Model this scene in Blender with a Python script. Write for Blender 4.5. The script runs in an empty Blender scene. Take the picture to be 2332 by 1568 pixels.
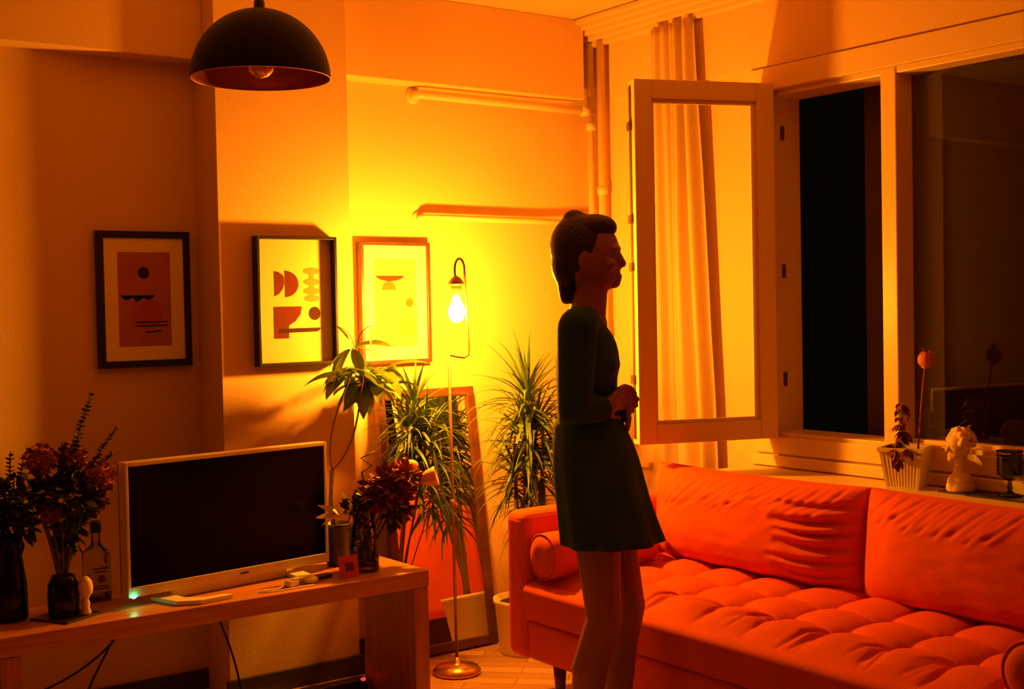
import bpy, bmesh, math, random
from mathutils import Vector, Matrix, noise
S = bpy.context.scene
COL = S.collection
R_ = math.radians
PI = math.pi
V = Vector

# ---------------------------------------------------------------- camera
cam_d = bpy.data.cameras.new('camera'); cam = bpy.data.objects.new('camera', cam_d); COL.objects.link(cam)
cam_d.sensor_width = 36.0
cam_d.lens = 2901.3 / 2332 * 36.0
cam_d.clip_start = 0.05
F = V((0.58606915, 0.80974179, -0.0290033)); RT = V((0.80959462, -0.58666333, -0.01956264)); UP = V((0.03285586, 0.01201586, 0.99938787))
cam.matrix_world = Matrix(((RT.x, UP.x, -F.x, 0), (RT.y, UP.y, -F.y, 0), (RT.z, UP.z, -F.z, 1.33), (0, 0, 0, 1)))
S.camera = cam
# ---------------------------------------------------------------- world, light level
w = bpy.data.worlds.new('night'); S.world = w; w.use_nodes = True
w.node_tree.nodes['Background'].inputs[0].default_value = (0.006, 0.004, 0.0015, 1)
w.node_tree.nodes['Background'].inputs[1].default_value = 0.3
S.view_settings.view_transform = 'Standard'
S.view_settings.look = 'None'
S.view_settings.exposure = 0.0
S.view_settings.gamma = 1.0
S.cycles.use_denoising = True
S.cycles.max_bounces = 10
S.cycles.diffuse_bounces = 5
S.cycles.transparent_max_bounces = 16
S.cycles.sample_clamp_indirect = 6
LAMP = V((2.54, 3.835, 1.345))      # the only lamp that is switched on
LAMP_STRENGTH = 2750
LAMP_COLOR = (1.0, 0.29, 0.010)

# ---------------------------------------------------------------- materials
def mat(name, col, rough=0.6, metal=0.0, bump=0.0, bscale=40, var=0.0, vscale=6, spec=0.5, sheen=0.0, trans=0.0, coat=0.0):
    m = bpy.data.materials.new(name); m.use_nodes = True
    nt = m.node_tree; b = nt.nodes['Principled BSDF']
    b.inputs['Base Color'].default_value = (*col, 1)
    b.inputs['Roughness'].default_value = rough
    b.inputs['Metallic'].default_value = metal
    b.inputs['Specular IOR Level'].default_value = spec
    b.inputs['Sheen Weight'].default_value = sheen
    b.inputs['Coat Weight'].default_value = coat
    if sheen:
        b.inputs['Sheen Tint'].default_value = (*[min(1, c * 1.6) for c in col], 1)
    tc = nt.nodes.new('ShaderNodeTexCoord')
    if var:
        n = nt.nodes.new('ShaderNodeTexNoise'); n.inputs['Scale'].default_value = vscale; n.inputs['Detail'].default_value = 5
        nt.links.new(tc.outputs['Object'], n.inputs['Vector'])
        r = nt.nodes.new('ShaderNodeValToRGB')
        r.color_ramp.elements[0].position = 0.3; r.color_ramp.elements[1].position = 0.7
        r.color_ramp.elements[0].color = (*[c * (1 - var) for c in col], 1)
        r.color_ramp.elements[1].color = (*[min(1, c * (1 + var)) for c in col], 1)
        nt.links.new(n.outputs['Fac'], r.inputs['Fac']); nt.links.new(r.outputs['Color'], b.inputs['Base Color'])
    if bump:
        n = nt.nodes.new('ShaderNodeTexNoise'); n.inputs['Scale'].default_value = bscale; n.inputs['Detail'].default_value = 4
        nt.links.new(tc.outputs['Object'], n.inputs['Vector'])
        bp = nt.nodes.new('ShaderNodeBump'); bp.inputs['Strength'].default_value = bump; bp.inputs['Distance'].default_value = 0.01
        nt.links.new(n.outputs['Fac'], bp.inputs['Height']); nt.links.new(bp.outputs['Normal'], b.inputs['Normal'])
    if trans:
        tr = nt.nodes.new('ShaderNodeBsdfTranslucent'); tr.inputs['Color'].default_value = (*col, 1)
        mx = nt.nodes.new('ShaderNodeMixShader'); mx.inputs[0].default_value = trans
        nt.links.new(b.outputs[0], mx.inputs[1]); nt.links.new(tr.outputs[0], mx.inputs[2])
        nt.links.new(mx.outputs[0], nt.nodes['Material Output'].inputs[0])
    return m

def glass(name, tint, ior=1.45, rough=0.0):
    m = bpy.data.materials.new(name); m.use_nodes = True
    nt = m.node_tree; nt.nodes.remove(nt.nodes['Principled BSDF'])
    t = nt.nodes.new('ShaderNodeBsdfTransparent'); t.inputs[0].default_value = (*tint, 1)
    g = nt.nodes.new('ShaderNodeBsdfGlossy'); g.inputs['Roughness'].default_value = rough
    f = nt.nodes.new('ShaderNodeFresnel'); f.inputs[0].default_value = ior
    mx = nt.nodes.new('ShaderNodeMixShader')
    nt.links.new(f.outputs[0], mx.inputs[0]); nt.links.new(t.outputs[0], mx.inputs[1]); nt.links.new(g.outputs[0], mx.inputs[2])
    nt.links.new(mx.outputs[0], nt.nodes['Material Output'].inputs[0])
    return m

def emit(name, col, s):
    m = bpy.data.materials.new(name); m.use_nodes = True
    nt = m.node_tree; nt.nodes.remove(nt.nodes['Principled BSDF'])
    e = nt.nodes.new('ShaderNodeEmission'); e.inputs[0].default_value = (*col, 1); e.inputs[1].default_value = s
    nt.links.new(e.outputs[0], nt.nodes['Material Output'].inputs[0])
    return m

def wood(name, c1, c2, scale=(2, 30, 30), rough=0.4):
    m = mat(name, c1, rough)
    nt = m.node_tree; b = nt.nodes['Principled BSDF']
    tc = nt.nodes.new('ShaderNodeTexCoord'); mp = nt.nodes.new('ShaderNodeMapping'); mp.inputs['Scale'].default_value = scale
    n = nt.nodes.new('ShaderNodeTexNoise'); n.inputs['Scale'].default_value = 1.5; n.inputs['Detail'].default_value = 6; n.inputs['Distortion'].default_value = 1.0
    r = nt.nodes.new('ShaderNodeValToRGB'); r.color_ramp.elements[0].position = 0.35; r.color_ramp.elements[1].position = 0.65
    r.color_ramp.elements[0].color = (*c1, 1); r.color_ramp.elements[1].color = (*c2, 1)
    nt.links.new(tc.outputs['Object'], mp.inputs[0]); nt.links.new(mp.outputs[0], n.inputs['Vector'])
    nt.links.new(n.outputs['Fac'], r.inputs['Fac']); nt.links.new(r.outputs['Color'], b.inputs['Base Color'])
    return m

def parquet():
    m = mat('parquet', (0.5, 0.3, 0.15), 0.35)
    nt = m.node_tree; b = nt.nodes['Principled BSDF']
    tc = nt.nodes.new('ShaderNodeTexCoord'); mp = nt.nodes.new('ShaderNodeMapping'); mp.inputs['Rotation'].default_value = (0, 0, R_(45))
    br = nt.nodes.new('ShaderNodeTexBrick'); br.inputs['Scale'].default_value = 1.0
    br.inputs['Brick Width'].default_value = 0.36; br.inputs['Row Height'].default_value = 0.07; br.inputs['Mortar Size'].default_value = 0.0015
    br.inputs['Color1'].default_value = (0.60, 0.40, 0.22, 1); br.inputs['Color2'].default_value = (0.42, 0.24, 0.12, 1); br.inputs['Mortar'].default_value = (0.12, 0.06, 0.03, 1)
    nt.links.new(tc.outputs['Object'], mp.inputs[0]); nt.links.new(mp.outputs[0], br.inputs['Vector'])
    nt.links.new(br.outputs['Color'], b.inputs['Base Color'])
    return m

M = dict(
    wall_far=mat('low_bounce_wall', (0.20, 0.13, 0.07), 0.9, spec=0.1),  # unseen left wall, same paint in truth, darkened to cut bounce light
    wall_mid=mat('mid_bounce_wall', (0.42, 0.28, 0.15), 0.9, spec=0.1),  # unseen front wall, toned down to set how much light bounces back
    wall=mat('wall_paint', (0.74, 0.54, 0.30), 0.85, bump=0.12, bscale=60, spec=0.2),
    ceil=mat('ceiling_paint', (0.74, 0.54, 0.30), 0.9, spec=0.1),
    trim=mat('trim_paint', (0.74, 0.56, 0.32), 0.5, bump=0.03, bscale=30),
    frame_paint=mat('window_paint', (0.78, 0.60, 0.32), 0.35, bump=0.03, bscale=25),
    floor=parquet(),
    base=mat('dark_baseboard', (0.04, 0.025, 0.015), 0.5),
    velvet=mat('orange_velvet', (0.66, 0.105, 0.012), 0.75, bump=0.10, bscale=160, var=0.10, vscale=5, sheen=0.25, spec=0.1),
    velvet_in=mat('orange_velvet_bolster', (0.62, 0.10, 0.012), 0.75, bump=0.1, bscale=160, sheen=0.5, spec=0.15),
    leg=wood('walnut_leg', (0.10, 0.045, 0.02), (0.16, 0.07, 0.03)),
    bench=wood('bench_wood', (0.42, 0.17, 0.06), (0.55, 0.25, 0.10), (3, 40, 40), 0.38),
    bench_leg=wood('bench_leg_wood', (0.36, 0.13, 0.05), (0.48, 0.2, 0.08), (40, 40, 3), 0.4),
    black=mat('black_frame', (0.012, 0.010, 0.009), 0.4),
    darkwood=mat('dark_wood_frame', (0.07, 0.03, 0.015), 0.4, var=0.3, vscale=20),
    mirrorframe=mat('mirror_frame_wood', (0.10, 0.035, 0.015), 0.4, var=0.3, vscale=20),
    paper=mat('mat_board', (0.88, 0.80, 0.66), 0.9, spec=0.1),
    paper2=mat('print_paper', (0.74, 0.56, 0.30), 0.9, spec=0.1),
    terracotta=mat('print_terracotta', (0.44, 0.15, 0.08), 0.9, spec=0.1, var=0.12, vscale=8),
    terracotta2=mat('print_terracotta_red', (0.42, 0.10, 0.05), 0.9, spec=0.1),
    rust=mat('print_rust', (0.12, 0.03, 0.01), 0.9, spec=0.1),
    brown=mat('print_brown', (0.05, 0.022, 0.01), 0.9, spec=0.1),
    ink=mat('print_ink', (0.015, 0.015, 0.015), 0.9, spec=0.1),
    sand=mat('print_sand', (0.55, 0.26, 0.08), 0.9, spec=0.1),
    pale=mat('print_pale', (0.60, 0.40, 0.16), 0.9, spec=0.1),
    ochre=mat('print_ochre', (0.34, 0.10, 0.02), 0.9, spec=0.1),
    mirror=mat('mirror_glass', (0.9, 0.9, 0.9), 0.0, metal=1.0),
    brass=mat('brass', (0.62, 0.40, 0.16), 0.28, metal=1.0),
    pole=mat('aged_brass', (0.34, 0.20, 0.09), 0.35, metal=0.8),
    shade=mat('black_lampshade', (0.006, 0.005, 0.004), 0.55, spec=0.2),
    copper=mat('copper_inside', (0.36, 0.10, 0.045), 0.35, metal=0.6),
    bulbglass=glass('bulb_glass', (0.95, 0.8, 0.6), 1.5),
    amber=mat('amber_bulb', (0.75, 0.4, 0.16), 0.12, metal=0.7),
    lamp=emit('lit_bulb', LAMP_COLOR, LAMP_STRENGTH),
    pane=glass('window_glass', (0.96, 0.96, 0.96), 1.45),
    clear=glass('clear_glass', (0.85, 0.88, 0.82), 1.5, 0.02),
    greenglass=glass('green_glass', (0.28, 0.36, 0.16), 1.5, 0.05),
    darkglass=glass('dark_glass', (0.12, 0.08, 0.05), 1.5, 0.05),
    water=glass('vase_water', (0.65, 0.6, 0.4), 1.33),
    pipe=mat('pipe_paint', (0.74, 0.59, 0.38), 0.4),
    curtain=mat('curtain_linen', (0.76, 0.60, 0.38), 0.9, bump=0.15, bscale=220, trans=0.25, spec=0.1),
    white=mat('white_plastic', (0.80, 0.76, 0.70), 0.35),
    tvframe=mat('tv_frame', (0.62, 0.52, 0.42), 0.35, metal=0.2),
    screen=mat('tv_screen', (0.002, 0.002, 0.002), 0.25, spec=0.12),
    plastic=mat('black_plastic', (0.015, 0.013, 0.012), 0.45),
    cable=mat('black_cable', (0.008, 0.007, 0.006), 0.6),
    ceramic=mat('white_ceramic', (0.82, 0.74, 0.62), 0.45, bump=0.04, bscale=30),
    plaster=mat('plaster', (0.80, 0.62, 0.50), 0.8, bump=0.15, bscale=90),
    soil=mat('soil', (0.03, 0.018, 0.01), 0.95, bump=0.8, bscale=60),
    leaf=mat('dracaena_leaf', (0.075, 0.15, 0.025), 0.45, var=0.35, vscale=9, trans=0.12),
    leaf2=mat('money_tree_leaf', (0.15, 0.25, 0.035), 0.35, var=0.25, vscale=12, trans=0.22),
    darkleaf=mat('dark_foliage', (0.035, 0.05, 0.02), 0.6, var=0.3, vscale=20),
    euca=mat('eucalyptus_leaf', (0.03, 0.045, 0.03), 0.6),
    stem=mat('green_stem', (0.10, 0.12, 0.04), 0.6),
    bark=mat('bark', (0.20, 0.12, 0.06), 0.8, bump=0.4, bscale=60),
    burgundy=mat('burgundy_leaf', (0.20, 0.035, 0.03), 0.55, var=0.3, vscale=25),
    pink=mat('dusty_pink_petals', (0.30, 0.09, 0.06), 0.8, bump=0.6, bscale=90, var=0.2, vscale=40),
    ball=mat('pink_ball_flower', (0.80, 0.30, 0.20), 0.85, bump=0.9, bscale=140),
    peach=mat('peach_petals', (0.85, 0.42, 0.22), 0.6, bump=0.2, bscale=60),
    lily=mat('cream_petals', (0.86, 0.74, 0.48), 0.5),
    redcard=mat('red_card', (0.50, 0.05, 0.03), 0.6),
    cardink=mat('card_print', (0.12, 0.015, 0.01), 0.6),
    label=mat('bottle_label', (0.75, 0.52, 0.38), 0.7),
    redink=mat('label_red', (0.35, 0.02, 0.02), 0.7),
    cream=mat('cream_ceramic', (0.86, 0.72, 0.40), 0.5),
    skin=mat('skin', (0.30, 0.13, 0.075), 0.5, var=0.08, vscale=14),
    hair=mat('dark_hair', (0.012, 0.007, 0.004), 0.5, bump=0.6, bscale=120),
    dress=mat('dark_green_dress', (0.018, 0.080, 0.014), 0.8, bump=0.15, bscale=120, var=0.25, vscale=6, spec=0.2),
    sandal=mat('shoe_leather', (0.04, 0.02, 0.015), 0.5),
    green_led=emit('green_led', (0.02, 1.0, 0.25), 30),
    red_led=emit('red_led', (1.0, 0.02, 0.01), 3),
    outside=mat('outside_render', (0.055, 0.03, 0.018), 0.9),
    hinge=mat('hinge_metal', (0.12, 0.07, 0.04), 0.4, metal=0.7),
    bowl=mat('dark_tray', (0.02, 0.018, 0.012), 0.35),
)

# ---------------------------------------------------------------- mesh helpers
class MB:
    def __init__(s): s.v = []; s.f = []; s.mi = []; s.cur = 0; s.sm = []
    def add(s, vs, fs, smooth=True):
        o = len(s.v); s.v += [tuple(v) for v in vs]
        for f in fs: s.f.append(tuple(i + o for i in f)); s.mi.append(s.cur); s.sm.append(smooth)
    def box(s, a, b, rot=None, piv=None):
        x0, y0, z0 = a; x1, y1, z1 = b
        vs = [V(p) for p in ((x0,y0,z0),(x1,y0,z0),(x1,y1,z0),(x0,y1,z0),(x0,y0,z1),(x1,y0,z1),(x1,y1,z1),(x0,y1,z1))]
        if rot is not None:
            c = V(piv) if piv else sum(vs, V()) / 8
            vs = [rot @ (v - c) + c for v in vs]
        s.add(vs, [(0,3,2,1),(4,5,6,7),(0,1,5,4),(1,2,6,5),(2,3,7,6),(3,0,4,7)], False)
    def tube(s, pts, r, n=10, cap=True):
        pts = [V(p) for p in pts]; rs = r if isinstance(r, (list, tuple)) else [r] * len(pts)
        vs = []; prev = None
        for i, p in enumerate(pts):
            t = (pts[min(i + 1, len(pts) - 1)] - pts[max(i - 1, 0)]).normalized()
            if prev is None:
                a = V((0, 0, 1)) if abs(t.z) < 0.9 else V((1, 0, 0)); u = t.cross(a).normalized()
            else: u = (prev - t * prev.dot(t)).normalized()
            prev = u; wv = t.cross(u)
            for k in range(n):
                an = 2 * PI * k / n; vs.append(p + (u * math.cos(an) + wv * math.sin(an)) * rs[i])
        fs = []
        for i in range(len(pts) - 1):
            for k in range(n):
                k2 = (k + 1) % n; fs.append((i*n + k, i*n + k2, (i+1)*n + k2, (i+1)*n + k))
        if cap: fs.append(tuple(range(n))[::-1]); fs.append(tuple((len(pts)-1)*n + k for k in range(n)))
        s.add(vs, fs)
    def lathe(s, prof, c=(0, 0, 0), n=32, M_=None, rfun=None):
        vs = []
        for i, (r, z) in enumerate(prof):
            for k in range(n):
                a = 2 * PI * k / n; rr = r * (rfun(a, z) if rfun else 1); p = V((rr * math.cos(a), rr * math.sin(a), z))
                if M_ is not None: p = M_ @ p
                vs.append(p + V(c))
        fs = []
        for i in range(len(prof) - 1):
            for k in range(n):
                k2 = (k + 1) % n; fs.append((i*n + k, i*n + k2, (i+1)*n + k2, (i+1)*n + k))
        if prof[0][0] > 1e-5 and False: pass
        s.add(vs, fs)
    def ell(s, c, r, n=16, m=10, M_=None):
        r = (r, r, r) if not isinstance(r, (tuple, list)) else r
        vs = [V((0, 0, -1))]
        for i in range(1, m):
            ph = -PI / 2 + PI * i / m
            for k in range(n):
                a = 2 * PI * k / n; vs.append(V((math.cos(ph) * math.cos(a), math.cos(ph) * math.sin(a), math.sin(ph))))
        vs.append(V((0, 0, 1)))
        vs = [V((v.x * r[0], v.y * r[1], v.z * r[2])) for v in vs]
        if M_ is not None: vs = [M_ @ v for v in vs]
        vs = [v + V(c) for v in vs]
        fs = [(0, 1 + (k + 1) % n, 1 + k) for k in range(n)]
        for i in range(m - 2):
            for k in range(n):
                k2 = (k + 1) % n; a = 1 + i * n; b = a + n; fs.append((a + k, a + k2, b + k2, b + k))
        L = len(vs) - 1; a = 1 + (m - 2) * n
        fs += [(a + k, a + (k + 1) % n, L) for k in range(n)]
        s.add(vs, fs)
    def cone(s, p0, r0, p1, r1, n=14):      # tapered capsule, closed
        p0 = V(p0); p1 = V(p1); d = p1 - p0; L = d.length; t = d / L
        pts = []; rs = []
        for k in range(4): a = PI / 2 * (k + 0.35) / 4; pts.append(p0 - t * r0 * math.cos(a)); rs.append(r0 * math.sin(a))
        for k in range(5): q = k / 4; pts.append(p0 + d * q); rs.append(r0 + (r1 - r0) * q)
        for k in range(4): a = PI / 2 * (3.65 - k) / 4; pts.append(p1 + t * r1 * math.cos(a)); rs.append(r1 * math.sin(a))
        s.tube(pts, rs, n)
    def grid(s, nu, nv, fn, close_v=False):
        vs = [fn(i / (nu - 1), j / (nv - 1)) for i in range(nu) for j in range(nv)]
        fs = [(i*nv + j, (i+1)*nv + j, (i+1)*nv + j + 1, i*nv + j + 1) for i in range(nu - 1) for j in range(nv - 1)]
        s.add(vs, fs)
    def leaf(s, p, d, L, wd, droop=0.0, n=4, up=None, fold=0.0):
        p = V(p); d = V(d).normalized(); side = d.cross(V((0, 0, 1)))
        if side.length < 0.05: side = V((1, 0, 0))
        side.normalize()
        if up is not None: side = (Matrix.Rotation(up, 3, d) @ side)
        vs = []; cur = p.copy(); dd = d.copy()
        for i in range(n + 1):
            q = i / n; ww = wd * (math.sin(PI * min(1, q * 0.92 + 0.08)) ** 0.8 if n > 2 else 1) * 0.5
            if i == n: ww = wd * 0.03
            nrm = side.cross(dd).normalized()
            vs += [cur - side * ww + nrm * fold * ww, cur, cur + side * ww + nrm * fold * ww]
            dd = (dd + V((0, 0, -droop / n))).normalized(); cur = cur + dd * (L / n)
        fs = []
        for i in range(n):
            a = 3 * i; fs += [(a, a+1, a+4, a+3), (a+1, a+2, a+5, a+4)]
        s.add(vs, fs)
    def blade(s, p, d, L, wd, droop, n=7):
        p = V(p); dd = V(d).normalized(); side = dd.cross(V((0, 0, 1)))
        if side.length < 0.05: side = V((1, 0, 0))
        side.normalize(); vs = []; cur = p
        for i in range(n + 1):
            q = i / n; ww = wd * 0.5 * (0.55 + 0.45 * math.sin(PI * min(1, q * 1.4))) * (1 - q ** 3)
            nrm = side.cross(dd)
            vs += [cur - side * ww + nrm * ww * 0.4, cur, cur + side * ww + nrm * ww * 0.4]
            dd = (dd + V((0, 0, -droop * (0.4 + 1.2 * q) / n))).normalized(); cur = cur + dd * (L / n)
        fs = []
        for i in range(n):
            a = 3 * i; fs += [(a, a+1, a+4, a+3), (a+1, a+2, a+5, a+4)]
        s.add(vs, fs)
    def build(s, name, mats, parent=None, loc=None, bevel=0.0, seg=2, sub=0, auto=True):
        me = bpy.data.meshes.new(name)
        off = V(loc) if loc is not None else V((0, 0, 0))
        base = V((0, 0, 0))
        if parent is not None: base = V(parent.get('_o', (0, 0, 0)))
        me.from_pydata([tuple(V(v) - (off if loc is not None else base)) for v in s.v], [], s.f)
        mats = mats if isinstance(mats, (list, tuple)) else [mats]
        for m in mats: me.materials.append(m)
        for p, mi, sm in zip(me.polygons, s.mi, s.sm): p.material_index = mi; p.use_smooth = sm
        me.update()
        o = bpy.data.objects.new(name, me); COL.objects.link(o)
        if parent is not None:
            o.parent = parent
            if loc is not None: o.location = off - base
            o['_o'] = tuple(off if loc is not None else base)
        elif loc is not None: o.location = off; o['_o'] = tuple(off)
        if bevel:
            b = o.modifiers.new('bevel', 'BEVEL'); b.width = bevel; b.segments = seg; b.limit_method = 'ANGLE'; b.angle_limit = R_(40)
        if sub:
            u = o.modifiers.new('sub', 'SUBSURF'); u.levels = sub; u.render_levels = sub
        return o

def thing(name, label, cat, loc, group=None):
    o = bpy.data.objects.new(name, None); COL.objects.link(o); o.location = loc; o.empty_display_size = 0.05
    o['_o'] = tuple(loc); tag(o, label, cat, group); return o
def tag(o, label, cat, group=None):
    o['label'] = label; o['category'] = cat
    if group: o['group'] = group
    return o
def structure(o, label=None):
    o['kind'] = 'structure'
    if label: o['label'] = label
    return o
def boxes(lst, name, m, parent=None, bevel=0.0, loc=None):
    b = MB()
    for a, c in lst: b.box(a, c)
    return b.build(name, m, parent, bevel=bevel, loc=loc)
def remesh(o, vox, smooth=6):
    r = o.modifiers.new('remesh', 'REMESH'); r.mode = 'VOXEL'; r.voxel_size = vox; r.use_smooth_shade = True
    if smooth:
        m = o.modifiers.new('smooth', 'SMOOTH'); m.factor = 0.5; m.iterations = smooth

# ================================================================= ROOM
YA, YP, XB, XG = 4.30, 4.10, 3.55, 3.63
CEIL = 2.535
X0, Y0 = -1.6, -2.2
structure(boxes([((X0, Y0, -0.05), (3.75, 4.45, 0))], 'floor', M['floor']))
structure(boxes([((X0, Y0, CEIL), (3.75, 4.45, CEIL + 0.1))], 'ceiling', M['ceil']))
b = MB(); b.box((X0 - .1, YA, 0), (3.75, YA + .15, CEIL)); b.box((1.745, YP, 0), (2.25, YA + .01, CEIL))
structure(b.build('wall_back', M['wall']), 'back wall with a shallow pilaster, hung with pictures')
WZ0, WZ1, WY1 = 0.84, 2.11, 3.29
structure(boxes([((XB, WY1, 0), (3.75, YA, CEIL)), ((XB, Y0, 0), (3.75, 0.6, CEIL)), ((XB, .6, 0), (3.75, WY1, .80)), ((XB, .6, 2.13), (3.75, WY1, CEIL))], 'wall_right', M['wall']))
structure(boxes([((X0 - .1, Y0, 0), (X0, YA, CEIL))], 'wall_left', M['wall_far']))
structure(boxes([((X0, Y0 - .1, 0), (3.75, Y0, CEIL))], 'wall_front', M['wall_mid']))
# upper wall step (a shallow beam along both walls)
structure(boxes([((X0, 4.20, 2.203), (1.745, YA + .01, CEIL)), ((2.25, 4.20, 2.203), (3.445, YA + .01, CEIL))], 'trim_1', M['wall'], bevel=0.004), 'shallow upper step of the back wall')
structure(boxes([((3.534, .6, 2.195), (XB + .01, 4.14, CEIL))], 'trim_2', M['wall'], bevel=0.003), 'shallow upper step of the window wall')
# cornice over the window wall
prof = [(3.536, 2.436)]
for k in range(5):      # five rounded ribs with sharp creases between them
    ax_, az = 3.532 - .026 * k, 2.438 + .0194 * k
    for q in range(7):
        t_ = q / 6; bu = .0155 * math.sin(PI * t_)
        prof.append((ax_ - .026 * t_ - .6 * bu, az + .0194 * t_ - .8 * bu))
    prof.append((ax_ - .0245, az + .0235))
prof += [(3.395, CEIL), (3.536, CEIL)]
b = MB()
n = len(prof)
b.add([(x, 4.298, z) for x, z in prof] + [(x, .2, z) for x, z in prof], [tuple(range(n))[::-1], tuple(range(n, 2*n))] + [(i, (i+1) % n, (i+1) % n + n, i + n) for i in range(n)], False)
structure(b.build('trim_3', M['trim']), 'stepped plaster cornice under the ceiling')
# baseboards
structure(boxes([((X0, YA - .015, 0), (1.745, YA, .07)), ((1.73, YP - .015, 0), (2.265, YP, .07)), ((2.25, YA - .015, 0), (XB, YA, .07))], 'baseboard_back', M['base'], bevel=.003))
structure(boxes([((XB - .015, Y0, 0), (XB, YA - .015, .07))], 'baseboard_right', M['base'], bevel=.003))
structure(boxes([((3.53, 3.93, .655), (XB, YA, .68))], 'trim_4', M['trim'], bevel=.003), 'narrow rail low on the window wall by the corner')
# head casing and panel lines of the window
structure(boxes([((3.522, .6, 2.105), (XB + .02, WY1 + .045, 2.190))], 'trim_5', M['trim'], bevel=.004), 'broad casing over the window')
structure(boxes([((3.53, .6, .725), (XB + .02, WY1 + .07, .765)), ((3.536, .6, .772), (XB + .02, WY1 + .05, .835))], 'trim_6', M['trim'], bevel=.004), 'stepped board between sill and window')

# window_1
win = structure(boxes([((3.545, 3.245, WZ0 - .02), (3.70, WY1 + .004, 2.12)), ((3.55, .6, WZ0 - .03), (3.70, 3.25, WZ0 + .01)), ((3.55, .6, 2.085), (3.70, 3.25, 2.125)),
                       ((3.546, 2.695, WZ0), (3.66, 2.757, 2.106)), ((3.60, .6, WZ0), (3.66, 2.70, WZ0 + .022)), ((3.55, 1.05, WZ0), (3.66, 1.11, 2.10))], 'window_1', M['frame_paint'], bevel=.004), 'white painted window with one leaf open')
boxes([((3.632, .6, WZ0), (3.636, 2.70, 2.10))], 'glass', M['pane'], win)
# the open leaf: hinge at (3.545, 3.285), swung into the room
hp = V((3.545, 3.268, 0)); fe = V((3.030, 3.452, 0)); d = (fe - hp); Ls = d.length; d.normalize(); nrm = V((d.y, -d.x, 0))  # towards camera side
if nrm.y > 0: nrm = -nrm
def sb(b, u0, u1, w0, w1, z0, z1):
    vs = []
    for z in (z0, z1):
        for u, w_ in ((u0, w0), (u1, w0), (u1, w1), (u0, w1)): vs.append(hp + d * u + nrm * w_ + V((0, 0, z)))
    b.add(vs, [(0,3,2,1),(4,5,6,7),(0,1,5,4),(1,2,6,5),(2,3,7,6),(3,0,4,7)], False)
b = MB(); z0, z1, t = .832, 2.128, .060; wv = .068
sb(b, 0, wv, 0, t, z0, z1); sb(b, Ls - wv, Ls, 0, t, z0, z1); sb(b, wv, Ls - wv, 0, t, z0, z0 + .07); sb(b, wv, Ls - wv, 0, t, z1 - .068, z1)
e = .012
sb(b, wv - .001, wv + e, .02, t - .014, z0 + .07, z1 - .068); sb(b, Ls - wv - e, Ls - wv + .001, .02, t - .014, z0 + .07, z1 - .068)
sb(b, wv, Ls - wv, .02, t - .014, z0 + .069, z0 + .07 + e); sb(b, wv, Ls - wv, .02, t - .014, z1 - .068 - e, z1 - .067)
sash = b.build('sash', M['frame_paint'], win, bevel=.003)
sash['label'] = 'open inward-swung window leaf with glass'
b = MB(); sb(b, wv, Ls - wv, .030, .034, z0 + .07, z1 - .068); b.build('glass', M['pane'], sash)
b = MB(); sb(b, Ls - .001, Ls + .003, .012, .03, z0 + .02, z1 - .02)
for zz in (1.05, 1.45, 1.62, 1.95): sb(b, Ls, Ls + .010, .008, .034, zz, zz + .03)
b.build('lock_strip', M['hinge'], sash)
b = MB()
for zz in (1.02, 1.42, 1.93): b.tube([(3.60, 3.243, zz), (3.60, 3.243, zz + .05)], .008, 8)
b.box((3.535, 3.262, 2.12), (3.56, 3.29, 2.155))
b.build('hinge', M['hinge'], win)
# deep window board / shelf
structure(boxes([((3.292, .5, .695), (3.56, 3.36, .72))], 'trim_7', M['trim'], bevel=.005), 'deep painted window board behind the sofa')
structure(boxes([((3.36, .55, 0.0), (3.38, 3.3, .695))], 'trim_8', M['trim']), 'panel under the window board')
# part of the house seen through the open half
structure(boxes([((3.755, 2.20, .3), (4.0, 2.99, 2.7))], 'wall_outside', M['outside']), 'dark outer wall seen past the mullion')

# vertical risers and horizontal pipes
for (yy, rr, lab) in ((4.235, .016, 'thin vertical heating pipe in the room corner, left of the pair'), (4.165, .017, 'thin vertical heating pipe in the room corner, right of the pair')):
    t = thing('heating_pipe', lab, 'pipe', (3.505, yy, 0), 'heating pipes in the corner')
    b = MB(); b.tube([(3.505, yy, 0), (3.505, yy, 2.45)], rr, 16); b.build('riser', M['pipe'], t)
    for zz in (.5, 1.20, 1.80 if rr > .0165 else 2.08):
        b = MB(); b.tube([(3.505, yy, zz), (3.505, yy, zz + .035)], rr + .005, 16); b.build('collar', M['pipe'], t)
def hpipe(z, x0, y, r, lab):
    t = thing('radiator_pipe', lab, 'pipe', (x0, y, z), 'horizontal pipes on the back wall')
    pts = [(x0, YA - (.1 if z > 2.2 else 0), z)] + [(x0 + .03 * (1 - math.cos(a)), y + .03 * (1 - math.sin(a)) - 0.0, z) for a in [PI / 2 * k / 5 for k in range(0, 6)]]
    b = MB(); b.tube([(x0, YA, z), (x0, y + .02, z), (x0 + .006, y + .006, z), (x0 + .02, y, z), (3.2, y, z - .002), (3.505, y - .035, z - .012)], r, 14); b.build('pipe', M['pipe'], t)
    b = MB(); b.tube([(3.44, y - .03, z - .010), (3.478, y - .034, z - .011)], r + .005, 14); b.build('collar', M['pipe'], t)
    b = MB(); b.lathe([(0, 0), (r + .014, 0), (r + .014, .006), (r, .009)], (x0, YA, z), 20, Matrix.Rotation(PI / 2, 3, 'X')); b.build('wall_rosette', M['pipe'], t)
hpipe(2.168, 2.652, 4.25, .017, 'upper horizontal pipe just under the wall step')
hpipe(1.690, 2.664, 4.255, .013, 'lower horizontal pipe above the standing lamp')

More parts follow.
